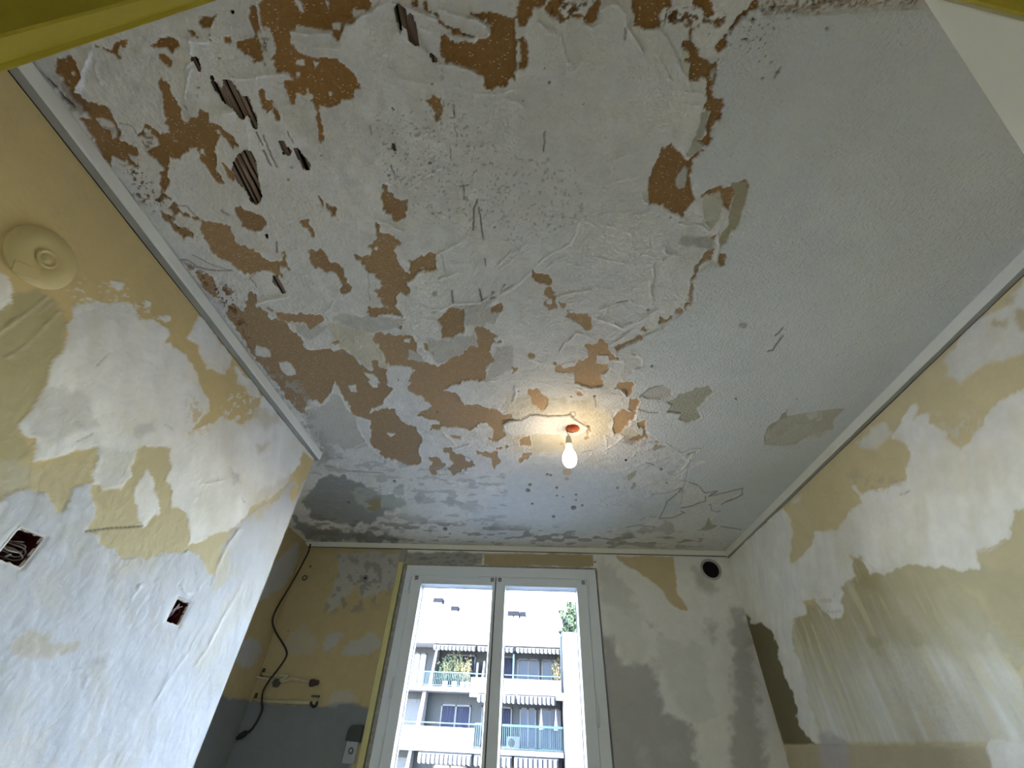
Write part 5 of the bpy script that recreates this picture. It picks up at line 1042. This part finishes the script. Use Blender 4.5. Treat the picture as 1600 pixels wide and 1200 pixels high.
def fin(px0, px1, z0, z1): 
    b = MB(); b.prism([(F + .05, z0), (34.6, z0), (34.6, z1), (F + .9, z1)], fx(px0, 1050), fx(px1, 1050), 0); bp(b, 'dividing_wall', M_FWH)
fin(672, 676, zA, 6.36); fin(660, 666, zB, 3.8); fin(652, 657, zC, .87); fin(752, 755, zA, 5.6)
for px in (739, 751): 
    b = MB(); b.box((fx(px) - .05, 33.9, zA), (fx(px) + .1, 34.1, 5.5)); bp(b, 'post', M_FWH)
def awning(px0, px1, zt, dz, py=1012, drop=.16):
    """rolled cassette with a scalloped valance hanging in front"""
    x0, x1 = fx(px0, py), fx(px1, py)
    b = MB(); b.box((x0, F - .22, zt - .10), (x1, F + .3, zt), .02); o = bp(b, 'awning', M_AWD)
    b = MB(); n = max(2, int((x1 - x0) / .26)); w = (x1 - x0) / n; y = F - .25
    for k in range(n):
        a = x0 + k * w; pts = [(a, zt - .06), (a + w * .96, zt - .06), (a + w * .96, zt - dz + .06), (a + w * .75, zt - dz), (a + w * .48, zt - dz - .03), (a + w * .2, zt - dz), (a, zt - dz + .06)]
        if k % 2 == 0 or True:
            b.prism(pts[:2] + pts[2:], y, y + .012, 1)
    q = bp(b, 'valance', M_AWN, o)
    b = MB()
    for k in range(n):
        a = x0 + k * w; b.box((a + w * .62, y - .008, zt - dz - .02), (a + w * .96, y, zt - .08))
    q = bp(b, 'stripe', M_AWD, o); q['kind'] = 'stuff'
    return o
awning(678, 744, 6.34, .34, 1014); awning(747, 803, 6.34, .34, 1014); awning(807, 875, 6.34, .34, 1018)
awning(746, 806, 3.76, .46, 1097); awning(808, 868, 3.76, .46, 1097); awning(655, 738, .84, .5, 1178); awning(742, 800, .84, .5, 1178); awning(804, 872, .84, .5, 1178)
def fwin(px0, px1, z0, z1, py, curt=False):
    x0, x1 = fx(px0, py, 34.6), fx(px1, py, 34.6); y = 34.6; t = .09
    b = MB()
    for a_, c_ in (((x0, z0), (x0 + t, z1)), ((x1 - t, z0), (x1, z1)), ((x0, z1 - t), (x1, z1)), ((x0, z0), (x1, z0 + t)), (((x0 + x1) / 2 - t * .6, z0), ((x0 + x1) / 2 + t * .6, z1))):
        b.box((a_[0], y - .08, a_[1]), (c_[0], y + .02, c_[1]))
    o = bp(b, 'window', M_WFR)
    b = MB(); b.box((x0 + t * .5, y - .03, z0 + t * .5), (x1 - t * .5, y - .01, z1 - t * .5)); bp(b, 'pane', M_CURT if curt else M_WGL, o)
    if curt:
        b = MB(); n = int((x1 - x0) / .12)
        for k in range(n): x = x0 + t + (x1 - x0 - 2 * t) * k / n; b.tube([(x + .03, y - .035, z0 + .1), (x + .03, y - .035, z1 - .1)], .03, 6)
        bp(b, 'curtain', M_CURT, o)
for a in ((644, 665, zA + .05, 6.0, 1040, False), (694, 743, zA + .05, 6.0, 1040, True), (760, 803, zA + .05, 6.0, 1040, True), (808, 843, zA + .05, 5.9, 1040, False), (846, 876, zA + .05, 5.9, 1040, False),
          (688, 735, zB + .05, 3.2, 1120, True), (752, 800, zB + .05, 3.2, 1120, True), (812, 838, zB + .05, 3.2, 1120, False), (842, 876, zB + .05, 3.2, 1120, False), (676, 730, zC + .05, .3, 1200, False), (770, 850, zC + .05, .3, 1200, False)): fwin(*a)
b = MB()
x0, x1 = fx(630, 1115, 34.6), fx(654, 1115, 34.6)
for k in range(22): b.box((x0, 34.50, zB + .1 + k * .1), (x1, 34.56, zB + .19 + k * .1))
bp(b, 'roller_shutter', M_SHUT)
b = MB()
for k in range(22): b.box((x0 - .2, 34.50, zC + .1 + k * .1), (x1 - .2, 34.56, zC + .19 + k * .1))
bp(b, 'roller_shutter', M_SHUT)
# chimneys on the roof slope
def roof_z(y): return 6.55 + (y - 32.7) * (10.4 - 6.55) / (39.5 - 32.7)
for px, py, yy, w in ((685, 940, 38.8, .42), (711, 953, 37.6, .30), (798, 961, 36.8, .24), (807, 961, 36.8, .24), (817, 962, 36.8, .24)):
    p = at(px, py, 1, yy)
    b = MB(); b.box((p.x - w * .8, yy - .2, roof_z(yy) - .3), (p.x + w * .8, yy + .5, p.z - .08)); o = bp(b, 'chimney', M_FWH)
    b = MB(); b.box((p.x - w, yy - .3, p.z - .08), (p.x + w, yy + .6, p.z + .22), .02); bp(b, 'chimney_cap', mat('chimney_cap', (.012, .013, .015), rough=1, spec=0) if 'chimney_cap' not in bpy.data.materials else bpy.data.materials['chimney_cap'], o)
# aerial on the left roof
b = MB(); p = at(692, 922, 1, 39.5); b.tube([(p.x, 39.5, 10), (p.x, 39.5, p.z + .4)], .02, 6)
for k in range(4): b.tube([(p.x - .35, 39.5, p.z + .1 * k), (p.x + .35, 39.5, p.z + .1 * k)], .012, 5)
bp(b, 'aerial', M_METAL)
# tall white stair tower on the right, nearer than the block
tw = tag(empty('stair_tower', (2.6, 31, -8)), 'plain white wall of a taller block at the right of the window view', 'building')
b = MB(); X0, X1 = max(1.70, fx(881, 1050, 31)), fx(881, 1050, 31) + 3.6; zt = at(890, 990, 1, 31).z
b.box((X0, 31, -8), (X1, 38, zt)); me = b.mesh('wall'); me.transform(Matrix.Translation(-Vector(tw.location))); link('wall', me, M_FWH, tw)
b = MB(); b.box((X0 - .06, 30.93, zt - .01), (X1 + .06, 38.06, zt + .07)); me = b.mesh('coping'); me.transform(Matrix.Translation(-Vector(tw.location))); link('coping', me, M_FWH, tw)
vp = tag(empty('vent_pipe', (fx(876.5, 1000, 32.3), 32.3, 3.9)), 'slim grey vent pipe with a flat cap beside the white tower', 'pipe')
b = MB(); h = at(877, 986, 1, 32.3).z - 3.9; b.tube([(0, 0, 0), (0, 0, h - .1)], .09, 12); b.build('pipe', M_FAC, vp); b = MB(); b.lathe([(0, 0), (.17, 0), (.17, .07), (0, .10)], (0, 0, h - .1), seg=16); b.build('cap', M_AWD, vp)
# foliage
def leaves(name, c, r, n, m, parent, size=.12, rnd=None, squash=1.0):
    rnd = rnd or random.Random(3); b = MB()
    for _ in range(n):
        while True:
            p = Vector((rnd.uniform(-1, 1), rnd.uniform(-1, 1), rnd.uniform(-1, 1)))
            if .25 < p.length < 1: break
        p = Vector((p.x * r[0], p.y * r[1], p.z * r[2])) * (1 + .25 * math.sin(p.x * 9 + p.z * 7)); a = Vector((rnd.gauss(0, 1), rnd.gauss(0, 1), rnd.gauss(.6, 1))).normalized() * size * rnd.uniform(.6, 1.4); q = a.cross(Vector((rnd.gauss(0, 1), rnd.gauss(0, 1), rnd.gauss(0, 1)))).normalized() * size * .35
        o = Vector(c) + p; b.add([o - a, o + q, o + a, o - q], [[0, 1, 2, 3]])
    return b.build(name, m, parent)
rn = random.Random(5)
tc = at(896, 976, 1, 44)
tr = tag(empty('tree', (tc.x, 44, -8)), 'feathery tree crown showing above the white tower', 'tree')
b = MB(); b.tube([(0, 0, 0), (.1, 0, 8), (0, .1, tc.z + 8)], .3, 8, radii=[.35, .25, .08]); b.build('trunk', M_LATH, tr)
leaves('foliage', (0.4, 0, tc.z + 8.1), (1.5, 1.5, 1.7), 5000, M_LEAF, tr, .26, rn)
def plant(px, py, h, w, label, m, n, y=33.35, z0=None):
    z0 = zA if z0 is None else z0; x = fx(px, py, y)
    t = tag(empty('potted_plant', (x, y, z0)), label, 'plant', 'plants on the upper balcony')
    b = MB(); b.lathe([(0, 0), (.13, 0), (.17, .30), (.15, .30), (.14, .26), (0, .26)], (0, 0, 0), seg=16); b.build('pot', M_POT, t)
    b = MB(); 
    for k in range(5): a = k * 1.3; b.tube([(0, 0, .25), (.15 * w * math.cos(a), .1 * math.sin(a), .25 + h * .5), (.35 * w * math.cos(a), .2 * math.sin(a), .25 + h * .85)], .012, 5)
    b.build('stem', M_LATH, t); leaves('foliage', (0, 0, .3 + h * .55), (w, .3, h * .55), n, m, t, .09, rn)
plant(697, 1050, 1.25, .62, 'left bushy green plant behind the upper balcony railing', M_LEAF, 420)
plant(712, 1050, 1.5, .55, 'tallest plant in the middle of the upper balcony row', M_LEAF, 420)
plant(724, 1052, 1.1, .5, 'yellow-green plant on the upper balcony beside the white parapet', M_LEAFY, 360)
plant(732, 1052, 1.3, .22, 'thin yellow plume plant at the end of the upper balcony railing', M_LEAFY, 160)
plant(871, 1045, 1.3, .35, 'spiky plant on the upper right balcony by the tower', M_LEAFY, 220)
def parasol(px, label):
    x = fx(px, 1130, 33.8); t = tag(empty('folded_parasol', (x, 33.8, zB)), label, 'parasol', 'folded parasols on the lower balcony')
    b = MB(); b.tube([(0, 0, 0), (0, 0, 2.1)], .025, 8); b.build('pole', M_WFR, t); b = MB(); vs = []; n = 10
    b.lathe([(.02, 2.05), (.05, 1.95), (.09, 1.5), (.17, 1.05), (.16, 1.0), (0, 1.1)], (0, 0, 0), seg=9, smooth=False); b.build('canopy', M_AWN, t)
    b = MB(); b.lathe([(0, 0), (.22, 0), (.22, .06), (0, .08)], (0, 0, 0), seg=16); b.build('base', M_WFR, t)
parasol(846, 'folded cream parasol in the middle of the lower right balcony'); parasol(869, 'folded cream parasol nearest the tower on the lower right balcony')
ac = tag(empty('air_conditioner', (fx(802, 1157, 33.6), 33.6, zB)), 'air conditioner unit behind the lower right balcony railing', 'air conditioner')
b = MB(); b.box((-.38, -.15, .05), (.38, .15, .62), .02); b.build('casing', M_SHUT, ac); b = MB(); b.lathe([(.2, 0), (.2, .02), (.17, .02), (.03, .01), (0, .02)], (-.1, -.15, .33), Matrix.Rotation(math.radians(90), 3, 'X'), 24); b.build('fan_grille', M_AWD, ac)
b = MB(); b.box((-60, 3.2, -8.2), (60, 120, -8)); tag(b.build('ground', mat('yard_paving', (.30, .30, .29), rough=.9, vary=.1, vscale=.5)), 'paved yard below the window', kind='structure')
